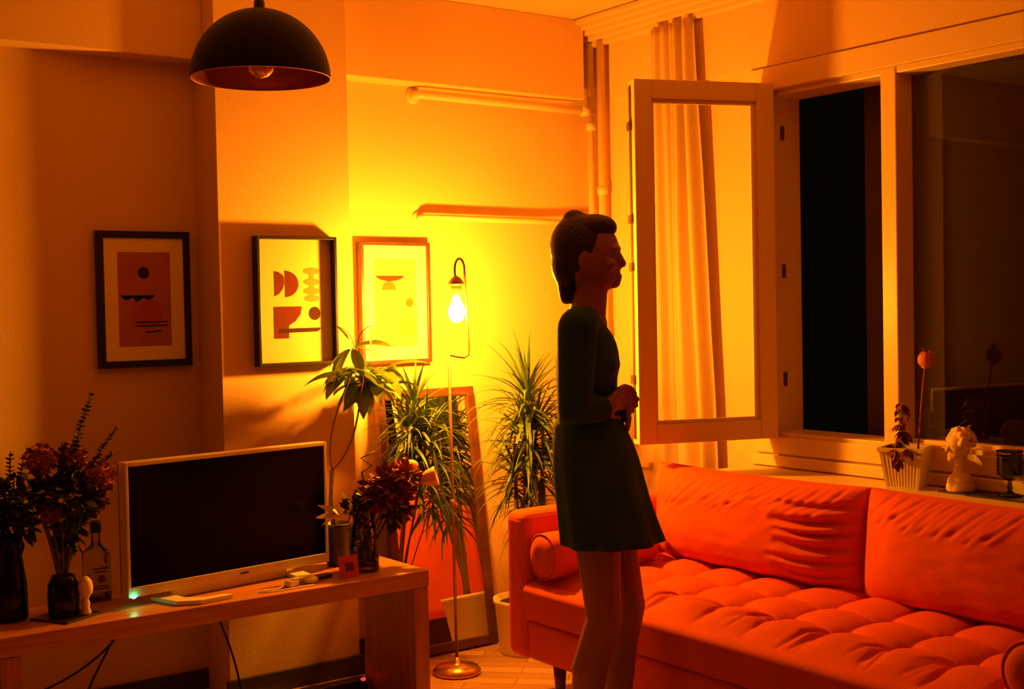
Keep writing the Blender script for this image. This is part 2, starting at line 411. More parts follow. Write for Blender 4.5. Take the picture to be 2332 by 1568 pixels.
# curtain
random.seed(3)
def cur(u, v):      # u across, v down
    z = 2.434 - v * 2.382
    wdt = .25 + .07 * min(1, v * 1.6); c = 3.715 - .035 * min(1, v * 1.4) - .05 * max(0, v - .5)
    y = c + wdt * (.5 - u)
    a = .014 + .020 * v
    x = 3.490 + a * math.sin(u * 2 * PI * 3.1 + .6 * math.sin(v * 2.2)) + .010 * math.sin(u * 2 * PI * 7.3 + 1.3 + v) * (1 - .5 * v) + .006 * noise.noise(V((u * 4, v * 5, 0)))
    return (x, y + .006 * math.sin(v * 5 + u * 9), z)
b = MB(); b.grid(90, 60, cur)
cu = b.build('curtain', M['curtain'], loc=(3.455, 3.65, .05)); tag(cu, 'cream curtain gathered narrow between the pipes and the open window leaf', 'curtain')
m = cu.modifiers.new('thick', 'SOLIDIFY'); m.thickness = .002

# ================================================================= FLOOR LAMP
fl = thing('floor_lamp', 'slender brass standing lamp with a lit bare bulb on a hooked arm', 'lamp', (2.525, 3.87, 0))
BX, BY = 2.525, 3.87
b = MB(); b.lathe([(0, 0), (.082, 0), (.088, .006), (.088, .014), (.080, .020), (.078, .026), (.03, .034), (.012, .040), (.009, .06), (0, .06)], (BX, BY, 0), 40); b.build('base', M['brass'], fl)
b = MB(); b.tube([(BX, BY, .04), (2.505, 3.85, 1.165)], .0055, 12)
b.tube([(2.512, 3.858, .60), (2.511, 3.857, .64)], .010, 12)
b.build('pole', M['pole'], fl)
b = MB()
pts = [(2.504, 3.85, 1.165), (2.53, 3.846, 1.158), (2.565, 3.842, 1.152), (2.582, 3.84, 1.160), (2.585, 3.84, 1.19), (2.572, 3.838, 1.44)]
for k in range(11):
    a = PI * k / 10; pts.append((2.549 + .021 * math.cos(a), 3.8355, 1.470 + .040 * math.sin(a)))
pts.append((2.528, 3.835, 1.455)); pts.append((2.531, 3.835, 1.445))
b.tube(pts, .0042, 10); b.build('arm', M['pole'], fl)
b = MB(); b.lathe([(0, .074), (.008, .072), (.018, .064), (.027, .052), (.030, .044), (.022, .041), (.020, .034), (.0175, 0), (0, 0)], (2.532, 3.835, 1.374), 24); b.build('socket', M['pole'], fl)
b = MB(); b.lathe([(0.012, .09), (.012, .07), (.016, .054), (.024, .040), (.0295, .022), (.0295, .006), (.025, -.010), (.015, -.021), (0.001, -.025)], (2.532, 3.835, 1.304), 32)
b.build('bulb', M['lamp'], fl)

# ================================================================= PENDANT
PC = V((1.468, 3.142, 1.95)); PR = .184
pd = thing('pendant_lamp', 'black dome pendant lamp hanging unlit from the ceiling', 'lamp', tuple(PC))
b = MB(); b.lathe([(PR * math.cos(a), PR * math.sin(a)) for a in [R_(x) for x in range(0, 88, 4)]] + [(.01, PR)], PC, 64); b.build('shade', M['shade'], pd)
b = MB(); b.lathe([(PR, 0), (PR - .0025, -.001)] + [((PR - .003) * math.cos(a), (PR - .003) * math.sin(a)) for a in [R_(x) for x in range(0, 88, 4)]], PC, 64); b.build('lining', M['copper'], pd)
b = MB(); b.lathe([(0, PR + .03), (.010, PR + .028), (.0145, PR + .018), (.0145, PR - .01), (.02, PR - .05), (.02, PR - .07), (0, PR - .07)], PC, 24); b.build('cap', M['plastic'], pd)
b = MB(); b.tube([tuple(PC + V((0, 0, PR + .02))), (PC.x, PC.y, CEIL - .02)], .003, 8); b.build('cord', M['cable'], pd)
b = MB(); b.lathe([(0, 0), (.045, 0), (.05, -.012), (.04, -.022), (0, -.024)], (PC.x, PC.y, CEIL), 24); b.build('ceiling_rose', M['plastic'], pd)
b = MB(); b.lathe([(.014, .12), (.016, .10), (.026, .07), (.035, .045), (.037, .025), (.032, .006), (.018, -.006), (0.001, -.011)], PC + V((0, 0, .012)), 24)
b.build('bulb', M['amber'], pd)

# ================================================================= PICTURES
def shape(b, pts, y, mi):
    b.cur = mi; b.add([(x, y, z) for x, z in pts], [tuple(range(len(pts)))], False)
def arc(cx, cz, r, a0, a1, n=24, rz=None):
    rz = rz or r
    return [(cx + r * math.cos(R_(a0 + (a1 - a0) * k / n)), cz + rz * math.sin(R_(a0 + (a1 - a0) * k / n))) for k in range(n + 1)]
def picture(name, lab, x0, x1, z0, z1, y, depth, fw, fm, back, art, mats, inset=.006, tilt=0):
    t = thing(name, lab, 'picture', ((x0 + x1) / 2, y, z0), 'framed prints on the back wall')
    yf = y - depth
    boxes([((x0, yf, z0), (x0 + fw, y - .001, z1)), ((x1 - fw, yf, z0), (x1, y - .001, z1)), ((x0 + fw, yf, z0), (x1 - fw, y - .001, z0 + fw)), ((x0 + fw, yf, z1 - fw), (x1 - fw, y - .001, z1))], 'frame', fm, t, bevel=.0015)
    yb = yf + inset
    boxes([((x0 + fw - .001, yb, z0 + fw - .001), (x1 - fw + .001, y - .002, z1 - fw + .001))], 'mat_board', back, t)
    b = MB(); art(b, x0 + fw, x1 - fw, z0 + fw, z1 - fw, yb)
    b.build('print', mats, t)
    return t
def art1(b, x0, x1, z0, z1, y):
    W_, H_ = x1 - x0, z1 - z0
    P = lambda u, v: (x0 + u * W_, z1 - v * H_)
    px0, px1, pv0, pv1 = .17, .83, .115, .885
    shape(b, [P(px0, pv0), P(px0, pv1), P(px1, pv1), P(px1, pv0)], y - .0006, 0)
    c = P(.49, .285); shape(b, arc(c[0], c[1], .020, 0, 360)[:-1], y - .0012, 1)
    q = [P(.2, .470), P(.2, .485)]
    a = P(.20, .468); e_ = P(.62, .468)
    shape(b, [a, P(.20, .475), P(.225, .49), P(.25, .505), P(.29, .505), P(.33, .49), P(.36, .49), P(.38, .515), P(.41, .52), P(.44, .51), P(.46, .492), P(.50, .492), P(.53, .505), P(.56, .505), P(.59, .49), P(.62, .475), e_], y - .0012, 2)
    for v in (.685, .715): shape(b, [P(.38, v), P(.38, v + .010), P(.78, v + .006), P(.78, v - .004)], y - .0012, 2)
    shape(b, [P(.50, .765), P(.49, .775), P(.66, .772), P(.72, .762), P(.70, .755)], y - .0012, 1)
    shape(b, arc(P(.56, .62)[0], P(.56, .62)[1], .048, 0, 360)[:-1], y - .0009, 3)
def art2(b, x0, x1, z0, z1, y):
    W_, H_ = x1 - x0, z1 - z0
    P = lambda u, v: (x0 + u * W_, z1 - v * H_)
    # two stacked half discs with a notched side
    cx, cz = P(.265, .355)
    shape(b, [P(.225, .255)] + [(P(.225, .255)[0] + .046 * math.sin(R_(a)), P(.225, .255)[1] - .046 * (1 - math.cos(R_(a)))) for a in (20, 40, 55)] + [P(.36, .355)] + [P(.34, .40), P(.29, .44), P(.225, .462)], y - .0006, 0)
    shape(b, arc(P(.36, .36)[0], P(.36, .36)[1], .055, 88, -88, 20, .047), y - .0006, 0)
    shape(b, [P(.21, .545), P(.21, .805), P(.41, .805), P(.41, .70), P(.50, .665), P(.57, .61), P(.59, .545)], y - .0006, 0)
    c = P(.765, .605); shape(b, arc(c[0], c[1], .022, 0, 360, 28, .0235)[:-1], y - .0012, 1)
    shape(b, [P(.28, .725), P(.28, .760), P(.80, .755), P(.85, .728), P(.84, .722)], y - .0012, 1)
    for v in (.255, .345, .42, .48):
        c = P(.73, v); shape(b, arc(c[0], c[1], .032 if v != .48 else .030, 0, 360, 20, .0125)[:-1], y - .0006, 2)
    shape(b, [P(.70, .25), P(.76, .25), P(.76, .48), P(.70, .48)], y - .0008, 2)
def art3(b, x0, x1, z0, z1, y):
    W_, H_ = x1 - x0, z1 - z0
    P = lambda u, v: (x0 + u * W_, z1 - v * H_)
    shape(b, [P(.17, .115), P(.17, .885), P(.83, .885), P(.83, .115)], y - .0006, 0)
    c = P(.42, .262); shape(b, arc(c[0], c[1], .062, 0, -180, 24, .021), y - .0012, 1)
    c = P(.40, .395); shape(b, arc(c[0], c[1], .032, 5, 175, 24, .040), y - .0012, 2)
    c = P(.72, .50); shape(b, arc(c[0], c[1], .0175, 0, 360)[:-1], y - .0012, 3)
    c = P(.685, .685); shape(b, arc(c[0], c[1], .034, 0, 180, 24) + [(c[0] - .034, P(0, .80)[1]), (c[0] + .034, P(0, .80)[1])], y - .0012, 4)
picture('framed_print', 'black framed terracotta print with a dark disc, leftmost on the shaded wall', 1.385, 1.712, 1.150, 1.616, YA, .022, .024, M['black'], M['paper'], art1, [M['terracotta'], M['brown'], M['ink'], M['terracotta2']])
picture('framed_print', 'deep black box frame holding a cream print of brown cut-out shapes, on the pilaster', 1.864, 2.173, 1.142, 1.594, YP, .042, .011, M['black'], M['paper2'], art2, [M['rust'], M['brown'], M['sand']], inset=.030)
picture('framed_print', 'brown framed pale print glowing in the light beside the lamp', 2.382, 2.694, 1.122, 1.592, YA, .040, .014, M['darkwood'], M['paper'], art3, [M['pale'], M['rust'], M['ochre'], M['ochre'], M['sand']], inset=.012)

# ================================================================= MIRROR
mr = thing('floor_mirror', 'tall narrow dark framed mirror leaning against the back wall behind the lamp', 'mirror', (2.65, 4.12, 0))
mx0, mx1, mh = 2.43, 2.88, 1.02
lean = math.asin((.145) / mh)
RM = Matrix.Rotation(-lean, 3, 'X')
def mbox(b, a, c):
    k = len(b.v); b.box(a, c)
    for i in range(k, len(b.v)):
        v = RM @ V(b.v[i]); b.v[i] = tuple(v + V((0, 4.105, .008)))
b = MB(); fw = .036
mbox(b, (mx0, 0, 0), (mx0 + fw, .03, mh)); mbox(b, (mx1 - fw, 0, 0), (mx1, .03, mh)); mbox(b, (mx0 + fw, 0, 0), (mx1 - fw, .03, fw)); mbox(b, (mx0 + fw, 0, mh - fw), (mx1 - fw, .03, mh))
b.build('frame', M['mirrorframe'], mr, bevel=.004)
b = MB(); mbox(b, (mx0 + fw - .002, .010, fw - .002), (mx1 - fw + .002, .014, mh - fw + .002)); b.build('glass', M['mirror'], mr)
b = MB(); mbox(b, (mx0 + .01, .0145, .01), (mx1 - .01, .026, mh - .01)); b.build('backing', M['darkwood'], mr)

# ================================================================= BENCH
BZ = .46
bn = thing('tv_bench', 'long low wooden bench under the television', 'bench', (1.56, 3.78, 0))
b = MB(); b.box((.87, 3.60, .405), (2.245, 3.95, BZ)); b.build('top', M['bench'], bn, bevel=.003)
boxes([((2.187, 3.602, 0), (2.243, 3.948, .404))], 'leg', M['bench_leg'], bn, bevel=.003)
boxes([((.872, 3.602, 0), (.930, 3.948, .404))], 'leg', M['bench_leg'], bn, bevel=.003)

# ================================================================= TELEVISION
TC = V((1.626, 3.779, 0)); ta = math.atan2(.104, .72)
RTV = Matrix.Rotation(ta, 3, 'Z')
tv = thing('television', 'flat television with a slim pale frame and black screen, switched off', 'television', (TC.x, TC.y, BZ))
def tb(b, a, c):
    k = len(b.v); b.box(a, c)
    for i in range(k, len(b.v)): b.v[i] = tuple(RTV @ V(b.v[i]) + TC)
tz0, tz1, hw = .490, .893, .364
b = MB()
tb(b, (-hw, -.012, tz0), (-hw + .011, .03, tz1)); tb(b, (hw - .011, -.012, tz0), (hw, .03, tz1)); tb(b, (-hw + .011, -.012, tz1 - .013), (hw - .011, .03, tz1)); tb(b, (-hw + .011, -.012, tz0), (hw - .011, .03, tz0 + .030))
b.build('frame', M['tvframe'], tv, bevel=.002)
b = MB(); tb(b, (-hw + .010, -.008, tz0 + .029), (hw - .010, .0, tz1 - .012)); b.build('screen', M['screen'], tv)
b = MB(); tb(b, (-hw + .004, .03, tz0 + .005), (hw - .004, .045, tz1 - .005)); tb(b, (-.2, .045, tz0 + .03), (.2, .07, tz0 + .25)); b.build('back_cover', M['plastic'], tv, bevel=.004)
b = MB(); tb(b, (.02, -.0132, tz0 + .012), (.05, -.0122, tz0 + .017)); b.build('logo', M['plastic'], tv)
b = MB()
def plate(pts, z0, z1):
    vs = [RTV @ V((x, y, 0)) + TC for x, y in pts]; n = len(vs)
    b.add([(v.x, v.y, z0) for v in vs] + [(v.x, v.y, z1) for v in vs], [tuple(range(n))[::-1], tuple(range(n, 2*n))] + [(i, (i+1) % n, (i+1) % n + n, i + n) for i in range(n)], False)
plate([(-.27, .03), (-.25, -.09), (-.19, -.13), (-.08, -.13), (-.10, -.10), (-.16, -.098), (-.20, -.06), (-.21, .03)], BZ + .001, BZ + .014)
plate([(.27, .03), (.25, -.075), (.19, -.105), (.13, -.105), (.15, -.08), (.19, -.07), (.20, -.05), (.21, .03)], BZ + .001, BZ + .014)
plate([(-.21, .01), (.21, .01), (.21, .035), (-.21, .035)], BZ + .001, BZ + .03)
b.build('stand', M['white'], tv, bevel=.002)
b = MB(); q = RTV @ V((-hw + .016, -.016, 0)) + TC; b.ell((q.x, q.y, tz0 + .004), (.008, .005, .006)); b.build('power_light', M['green_led'], tv)['label'] = 'glowing green power light'

# ================================================================= THINGS ON THE BENCH
def vase_prof(b, prof, c, n=32): b.lathe(prof, c, n)
def tumble(b, rnd, c, r, n, size, mi=0, kind='leaf', droop=.3):
    b.cur = mi
    for _ in range(n):
        a = rnd.uniform(0, 2 * PI); z = rnd.uniform(-1, 1); q = rnd.random() ** (1 / 3)
        s_ = math.sqrt(1 - z * z); dv = V((math.cos(a) * s_, math.sin(a) * s_, z))
        p = V(c) + V((dv.x * r[0], dv.y * r[1], dv.z * r[2])) * q
        dr = (dv + V((rnd.uniform(-.7, .7), rnd.uniform(-.7, .7), rnd.uniform(-.5, .7)))).normalized()
        L = size * rnd.uniform(.6, 1.3)
        b.leaf(p, dr, L, L * rnd.uniform(.4, .6), droop, 3, rnd.uniform(-1, 1))
def petals(b, rnd, c, r, n, size):      # dense flower head of small petals
    for i in range(n):
        z = 1 - 2 * (i + .5) / n; a = i * 2.39996; s_ = math.sqrt(1 - z * z); dv = V((math.cos(a) * s_, math.sin(a) * s_, z))
        p = V(c) + dv * r * rnd.uniform(.75, .95)
        b.leaf(p, (dv + V((rnd.uniform(-.9, .9), rnd.uniform(-.9, .9), rnd.uniform(-.9, .9)))).normalized(), size * rnd.uniform(.7, 1.2), size * .8, .2, 2, rnd.uniform(-1.5, 1.5))
    b.ell(c, r * .8)
def stems(b, rnd, base, tips, r=.0022):
    for tpt in tips:
        b0 = V(base) + V((rnd.uniform(-.015, .015), rnd.uniform(-.015, .015), 0)); e_ = V(tpt)
        mid = (b0 + e_) / 2 + V((0, 0, .03)) + (V((base[0], base[1], 0)) - V((e_.x, e_.y, 0))) * .15
        pts = [b0 * (1 - t_) ** 2 + mid * 2 * t_ * (1 - t_) + e_ * t_ ** 2 for t_ in [k / 8 for k in range(9)]]
        b.tube(pts, r, 6)
def euca(b, rnd, p0, p1, n, size, bend=V((0, 0, 0))):
    p0 = V(p0); p1 = V(p1); mid = (p0 + p1) / 2 + bend
    pts = [p0 * (1 - t_) ** 2 + mid * 2 * t_ * (1 - t_) + p1 * t_ ** 2 for t_ in [k / 12 for k in range(13)]]
    b.tube(pts, .0018, 6)
    for i in range(n):
        t_ = .12 + .88 * i / n; p = p0 * (1 - t_) ** 2 + mid * 2 * t_ * (1 - t_) + p1 * t_ ** 2
        tg = ((p1 - p0) * .5).normalized()
        for k in range(4):
            a = rnd.uniform(0, 2 * PI); o_ = V((math.cos(a), math.sin(a), 0)); sv = (o_ - tg * o_.dot(tg)).normalized()
            b.leaf(p, (sv + tg * .5), size * (1.1 - .5 * t_), size * .75 * (1.1 - .5 * t_), .1, 3, rnd.uniform(-1, 1))

# --- big vase with dark foliage at the left end
rnd = random.Random(11)
VB = V((.955, 3.80, BZ))
t = thing('vase', 'tall dark glass vase at the far left of the bench', 'vase', tuple(VB))
b = MB(); b.lathe([(0, .004), (.045, .004), (.048, .01), (.046, .10), (.034, .19), (.030, .22), (.036, .245), (.033, .245), (.027, .22), (.031, .19), (.042, .10), (.043, .012), (0, .010)], VB, 32); b.build('body', M['darkglass'], t)
t = thing('foliage_bouquet', 'dark leafy bouquet rising from the tall vase at the left edge', 'bouquet', tuple(VB + V((0, 0, .2))))
b = MB(); stems(b, rnd, VB + V((0, 0, .03)), [VB + V((rnd.uniform(-.08, .08), rnd.uniform(-.04, .04), rnd.uniform(.28, .42))) for _ in range(9)], .003); b.build('stem', M['stem'], t)
b = MB(); tumble(b, rnd, VB + V((.0, 0, .34)), (.085, .06, .07), 260, .035); tumble(b, rnd, VB + V((-.005, 0, .27)), (.075, .05, .05), 160, .04)
euca(b, rnd, VB + V((.0, 0, .30)), VB + V((.012, 0, .485)), 14, .022); euca(b, rnd, VB + V((-.02, 0, .30)), VB + V((-.035, 0, .47)), 14, .022); euca(b, rnd, VB + V((.02, 0, .30)), VB + V((.045, .0, .455)), 11, .022)
b.build('leaves', M['darkleaf'], t)

# --- green vase on a black tray, second bouquet
t = thing('tray', 'small square black tray under the green vase', 'tray', (1.09, 3.735, BZ))
b = MB(); RZ = Matrix.Rotation(R_(30), 3, 'Z')
b.box((1.02, 3.665, BZ + .0005), (1.16, 3.805, BZ + .007), RZ); b.build('plate', M['bowl'], t, bevel=.002)
GV = V((1.085, 3.735, BZ + .0075))
t = thing('vase', 'squat green glass vase standing on the black tray', 'vase', tuple(GV))
b = MB(); b.lathe([(0, .0), (.040, .0), (.043, .006), (.045, .05), (.043, .09), (.034, .108), (.032, .116), (.0295, .116), (.031, .108), (.040, .09), (.042, .05), (.040, .010), (0, .008)], GV, 32); b.build('body', M['greenglass'], t)
t = thing('flower_bouquet', 'dried bouquet of dusty pink hydrangeas and tall eucalyptus in the green vase', 'bouquet', tuple(GV + V((0, 0, .1))))
b = MB(); tips = [GV + V((rnd.uniform(-.07, .09), rnd.uniform(-.04, .04), rnd.uniform(.25, .36))) for _ in range(14)]
stems(b, rnd, GV + V((0, 0, .02)), tips, .003)
b.build('stem', M['stem'], t)
b = MB(); tumble(b, rnd, GV + V((.03, 0, .335)), (.085, .05, .06), 330, .034); tumble(b, rnd, GV + V((-.03, .02, .36)), (.05, .04, .05), 120, .032); tumble(b, rnd, GV + V((.02, 0, .25)), (.035, .035, .05), 120, .04)
b.build('leaves', M['darkleaf'], t)
for c, r in ((GV + V((-.045, .03, .452)), .045), (GV + V((.115, .0, .39)), .048), (GV + V((.045, .03, .45)), .040), (GV + V((.095, .01, .315)), .034), (GV + V((-.035, -.02, .30)), .022)):
    b = MB(); petals(b, rnd, c, r, 130, .016); b.build('flower', M['pink'], t)
b = MB()
euca(b, rnd, GV + V((.02, 0, .36)), (1.193, 3.75, 1.108), 22, .021, V((-.02, 0, .0)))
euca(b, rnd, GV + V((.06, 0, .38)), (1.262, 3.75, 1.000), 18, .015, V((0, 0, .01)))
euca(b, rnd, GV + V((.08, 0, .38)), (1.245, 3.75, .925), 14, .014, V((0, 0, .01)))
euca(b, rnd, GV + V((.0, 0, .38)), GV + V((.01, 0, .50)), 10, .02)
b.build('eucalyptus', M['euca'], t)
t = thing('ornament', 'small cream egg-topped ornament beside the green vase on the tray', 'ornament', (1.138, 3.70, BZ + .007))
b = MB(); b.lathe([(0, 0), (.013, 0), (.015, .006), (.010, .02), (.012, .032), (.008, .042), (.010, .05), (.019, .062), (.0215, .078), (.018, .096), (.009, .108), (0.0005, .112)], (1.138, 3.70, BZ + .0075), 24); b.build('body', M['cream'], t)

# --- bottle
BT = V((1.235, 3.90, BZ))
t = thing('bottle', 'square clear spirit bottle with a black cap and a pale label', 'bottle', tuple(BT))
b = MB()
def sq(a, z):
    if z > .155: return 1.0
    c, s_ = abs(math.cos(a)), abs(math.sin(a)); k = (c ** 6 + s_ ** 6) ** (-1 / 6); return k
b.lathe([(0, 0), (.034, 0), (.037, .004), (.037, .135), (.034, .15), (.018, .17), (.013, .185), (.013, .215), (.015, .218)], BT, 48, None, sq); b.build('body', M['clear'], t)
b = MB(); b.lathe([(.0, .0), (.0345, .002), (.0345, .07), (0, .07)], BT + V((0, 0, .002)), 48, None, lambda a, z: sq(a, 0)); b.build('spirit', M['water'], t)
b = MB(); b.lathe([(0, .245), (.016, .243), (.017, .238), (.017, .208), (0, .208)], BT, 24); b.build('cap', M['plastic'], t)
b = MB(); y = BT.y - .0378
b.cur = 0; b.box((BT.x - .032, y - .0006, BT.z + .03), (BT.x + .032, y, BT.z + .115))
b.cur = 1; b.add([(x, y - .001, z) for x, z in arc(BT.x + .002, BT.z + .070, .012, 0, 360)[:-1]], [tuple(range(24))], False)
b.cur = 2
for k, (w2, z) in enumerate(((.024, .100), (.018, .090), (.022, .046), (.026, .038))): b.add([(BT.x - w2, y - .001, BT.z + z), (BT.x + w2, y - .001, BT.z + z), (BT.x + w2, y - .001, BT.z + z + .004), (BT.x - w2, y - .001, BT.z + z + .004)], [(0, 1, 2, 3)], False)
b.build('label', [M['label'], M['redink'], M['cardink']], t)

# --- clear vase with bouquet by the right end
CV = V((2.075, 3.735, BZ))
t = thing('vase', 'clear glass vase holding dried flowers near the right end of the bench', 'vase', tuple(CV))
b = MB(); b.lathe([(0, .0), (.046, .0), (.050, .006), (.050, .09), (.044, .13), (.034, .17), (.033, .20), (.042, .23), (.0405, .231), (.031, .20), (.032, .17), (.042, .13), (.047, .09), (.047, .012), (0, .010)], CV, 40); b.build('body', M['clear'], t)
b = MB(); b.lathe([(0, .011), (.0465, .012), (.0465, .088), (0, .088)], CV, 32); b.build('water', M['water'], t)
rnd = random.Random(5)
t = thing('flower_bouquet', 'burgundy and peach dried bouquet leaning right out of the clear vase', 'bouquet', tuple(CV + V((0, 0, .2))))
b = MB(); stems(b, rnd, CV + V((0, 0, .02)), [CV + V(p) for p in ((.12, 0, .26), (.20, .02, .30), (.22, 0, .28), (.08, 0, .24), (.04, 0, .24), (.15, 0, .22), (0, 0, .25), (-.04, 0, .22), (.10, .02, .30))], .0028); b.build('stem', M['stem'], t)
b = MB(); b.cur = 0
tumble(b, rnd, CV + V((.10, 0, .26)), (.075, .05, .075), 240, .036, 0); tumble(b, rnd, CV + V((.15, 0, .30)), (.06, .04, .045), 160, .032, 0); tumble(b, rnd, CV + V((.04, 0, .235)), (.05, .04, .035), 120, .03, 0)
tumble(b, rnd, CV + V((.13, -.01, .20)), (.045, .03, .04), 90, .04, 0)
b.build('leaves', M['burgundy'], t)
b = MB(); tumble(b, rnd, CV + V((-.02, 0, .215)), (.04, .03, .025), 60, .036); tumble(b, rnd, CV + V((.0, 0, .12)), (.025, .025, .07), 50, .04); tumble(b, rnd, CV + V((.11, -.02, .18)), (.04, .02, .04), 60, .034); b.build('foliage', M['darkleaf'], t)
# trumpet flower, bud, and others
ax = V((.75, -.55, .25)).normalized(); MM = ax.to_track_quat('Z', 'Y').to_matrix()
c = CV + V((.215, -.02, .285))
b = MB(); b.lathe([(.004, 0), (.014, .006), (.026, .025), (.030, .045), (.033, .056), (.031, .058), (.024, .048), (.012, .035), (0, .03)], c, 24, MM, lambda a, z: 1 + .05 * math.sin(a * 6)); b.build('flower', M['peach'], t)['label'] = 'open peach trumpet flower'
b = MB(); b.ell(CV + V((.195, .01, .335)), (.028, .026, .020)); b.build('flower', M['peach'], t)
for c2, r in ((CV + V((.10, -.02, .315)), .030), (CV + V((.15, -.03, .27)), .030), (CV + V((.05, 0, .26)), .022)):
    b = MB(); petals(b, rnd, c2, r, 90, .016); b.build('flower', M['burgundy'], t)
b = MB(); lc = V((1.985, 3.72, .662))
for k in range(6):
    a = 2 * PI * k / 6; dv = V((-.80, -.1, .25)) + V((.05 * math.cos(a), .45 * math.sin(a), .45 * math.cos(a)))
    b.leaf(lc, dv, .085 if k in (1, 2, 3) else .06, .022, .2, 5, a)
b.tube([tuple(lc), tuple(lc + V((.04, .0, -.012))), tuple(CV + V((-.025, 0, .20)))], .003, 6)
b.build('flower', M['lily'], t)['label'] = 'cream lily leaning over the television corner'
b = MB(); zz = [(2.185, .838), (2.13, .825), (2.172, .797), (2.13, .780), (2.175, .795)]
zz = [V((2.192, 3.85, .842)), V((2.135, 3.85, .822)), V((2.178, 3.85, .793)), V((2.138, 3.85, .772)), V((2.150, 3.84, .70)), V((2.12, 3.78, .65))]
b.tube(zz, .003, 6); b.build('twig', M['cable'], t)

# --- card
t = thing('card', 'small upright red card with a dark printed square leaning on the clear vase', 'card', (1.985, 3.665, BZ))
RC = Matrix.Rotation(R_(8), 3, 'Z') @ Matrix.Rotation(R_(-8), 3, 'X')
b = MB(); b.box((1.945, 3.665, BZ + .001), (2.022, 3.668, BZ + .072), RC, (1.98, 3.665, BZ)); b.build('sheet', M['redcard'], t)
b = MB(); b.box((1.968, 3.6643, BZ + .022), (2.002, 3.6649, BZ + .050), RC, (1.98, 3.665, BZ)); b.build('printed_square', M['cardink'], t)

# --- small white things
t = thing('earphone_case', 'small rounded white case lying before the right foot of the television', 'case', (1.845, 3.675, BZ))
b = MB(); b.ell((1.845, 3.675, BZ + .0125), (.026, .020, .0125), 24, 12); b.build('shell', M['white'], t)
t = thing('charger_plug', 'white charger plug with a thin cable left of the rounded case', 'charger', (1.775, 3.665, BZ))
b = MB(); b.box((1.755, 3.655, BZ + .001), (1.798, 3.685, BZ + .022), Matrix.Rotation(.4, 3, 'Z')); b.build('body', M['white'], t, bevel=.005)
b = MB(); b.tube([(1.752, 3.668, BZ + .008), (1.72, 3.655, BZ + .003), (1.68, 3.66, BZ + .003), (1.65, 3.645, BZ + .003), (1.69, 3.632, BZ + .003), (1.76, 3.635, BZ + .003), (1.84, 3.64, BZ + .003)], .002, 6); b.build('cable', M['white'], t)
t = thing('remote_control', 'dark slim remote control lying behind the white plug', 'remote', (1.86, 3.715, BZ))
b = MB(); b.box((1.86, 3.70, BZ + .001), (1.94, 3.73, BZ + .014), Matrix.Rotation(.2, 3, 'Z')); b.build('body', M['plastic'], t, bevel=.004)
b = MB()
for k in range(5): b.ell((1.873 + .013 * k, 3.712 + .002 * k, BZ + .0145), (.004, .004, .0015), 8, 4)
b.build('buttons', M['base'], t)

# --- money tree in a black pot
PT = V((2.052, 3.88, BZ))
t = thing('money_tree', 'money tree with broad glossy leaves in a black pot behind the television corner', 'plant', tuple(PT))
b = MB(); b.lathe([(0, 0), (.034, 0), (.036, .004), (.048, .135), (.051, .137), (.051, .145), (.045, .145), (.042, .12), (0, .12)], PT, 36); b.build('pot', M['plastic'], t)
b = MB(); b.lathe([(0, .128), (.043, .124)], PT, 24); b.build('soil', M['soil'], t)
b = MB()
kn = V((2.03, 3.86, .79))
b.tube([PT + V((-.01, 0, .12)), (2.022, 3.862, .68), tuple(kn)], [.009, .008, .009], 10)
def bez(p, n=14):
    p = [V(q) for q in p]; out = []
    for k in range(n + 1):
        t_ = k / n; q = [v.copy() for v in p]
        while len(q) > 1: q = [q[i] * (1 - t_) + q[i+1] * t_ for i in range(len(q) - 1)]
        out.append(q[0])
    return out
c1 = bez([kn, (2.00, 3.86, .90), (2.06, 3.86, 1.00), (2.105, 3.86, 1.10)]); c2 = bez([kn, (2.12, 3.85, .86), (2.13, 3.85, .98), (2.16, 3.86, 1.12)])
b.tube(c1, .0035, 8); b.tube(c2, .0035, 8)
hubs = [V((2.09, 3.88, 1.12)), V((2.19, 3.92, 1.075)), V((2.13, 3.92, 1.10)), V((2.20, 3.94, 1.125)), V((2.15, 3.92, 1.20)), V((2.26, 3.99, 1.06)), V((2.32, 3.99, 1.12)), V((2.24, 3.93, 1.10)), V((2.35, 3.98, 1.06))]
for h_ in hubs[:2] + hubs[4:]: b.tube(bez([V((2.15, 3.86, 1.08)), (V((2.15, 3.86, 1.08)) + h_) / 2 + V((0, 0, .04)), h_]), .0022, 6)
b.build('trunk', M['bark'], t)
rnd = random.Random(21)
b = MB()
for hi, h_ in enumerate(hubs):
    n = 7
    for k in range(n):
        a = 2 * PI * k / n + rnd.uniform(-.2, .2); el = rnd.uniform(-.5, .35)
        dv = V((math.cos(a) * math.cos(el), .75 * math.sin(a) * math.cos(el), math.sin(el)))
        L = rnd.uniform(.095, .155); b.leaf(h_ + dv * .012, dv, L, L * .33, rnd.uniform(.5, 1.4), 6, rnd.uniform(-.5, .5), .25)
b.leaf((2.06, 3.86, 1.14), (-.3, 0, -1), .085, .036, 0, 6, .4, .2)
b.leaf((2.20, 3.85, 1.275), (-.25, 0, -1), .075, .030, 0, 6, .9, .2)
b.leaf((2.06, 3.86, 1.275), (.5, 0, -.3), .07, .02, .6, 6, .9, .2)
for i, v in enumerate(b.v):
    if v[1] > 4.03: b.v[i] = (v[0], 4.03 + (v[1] - 4.03) * .35, v[2])
b.tube(bez([V((2.14, 3.87, 1.20)), V((2.14, 3.86, 1.27)), V((2.20, 3.85, 1.278))]), .0015, 5)
b.tube(bez([V((2.13, 3.87, 1.20)), V((2.12, 3.86, 1.26)), V((2.06, 3.86, 1.278))]), .0015, 5)
b.build('leaves', M['leaf2'], t)

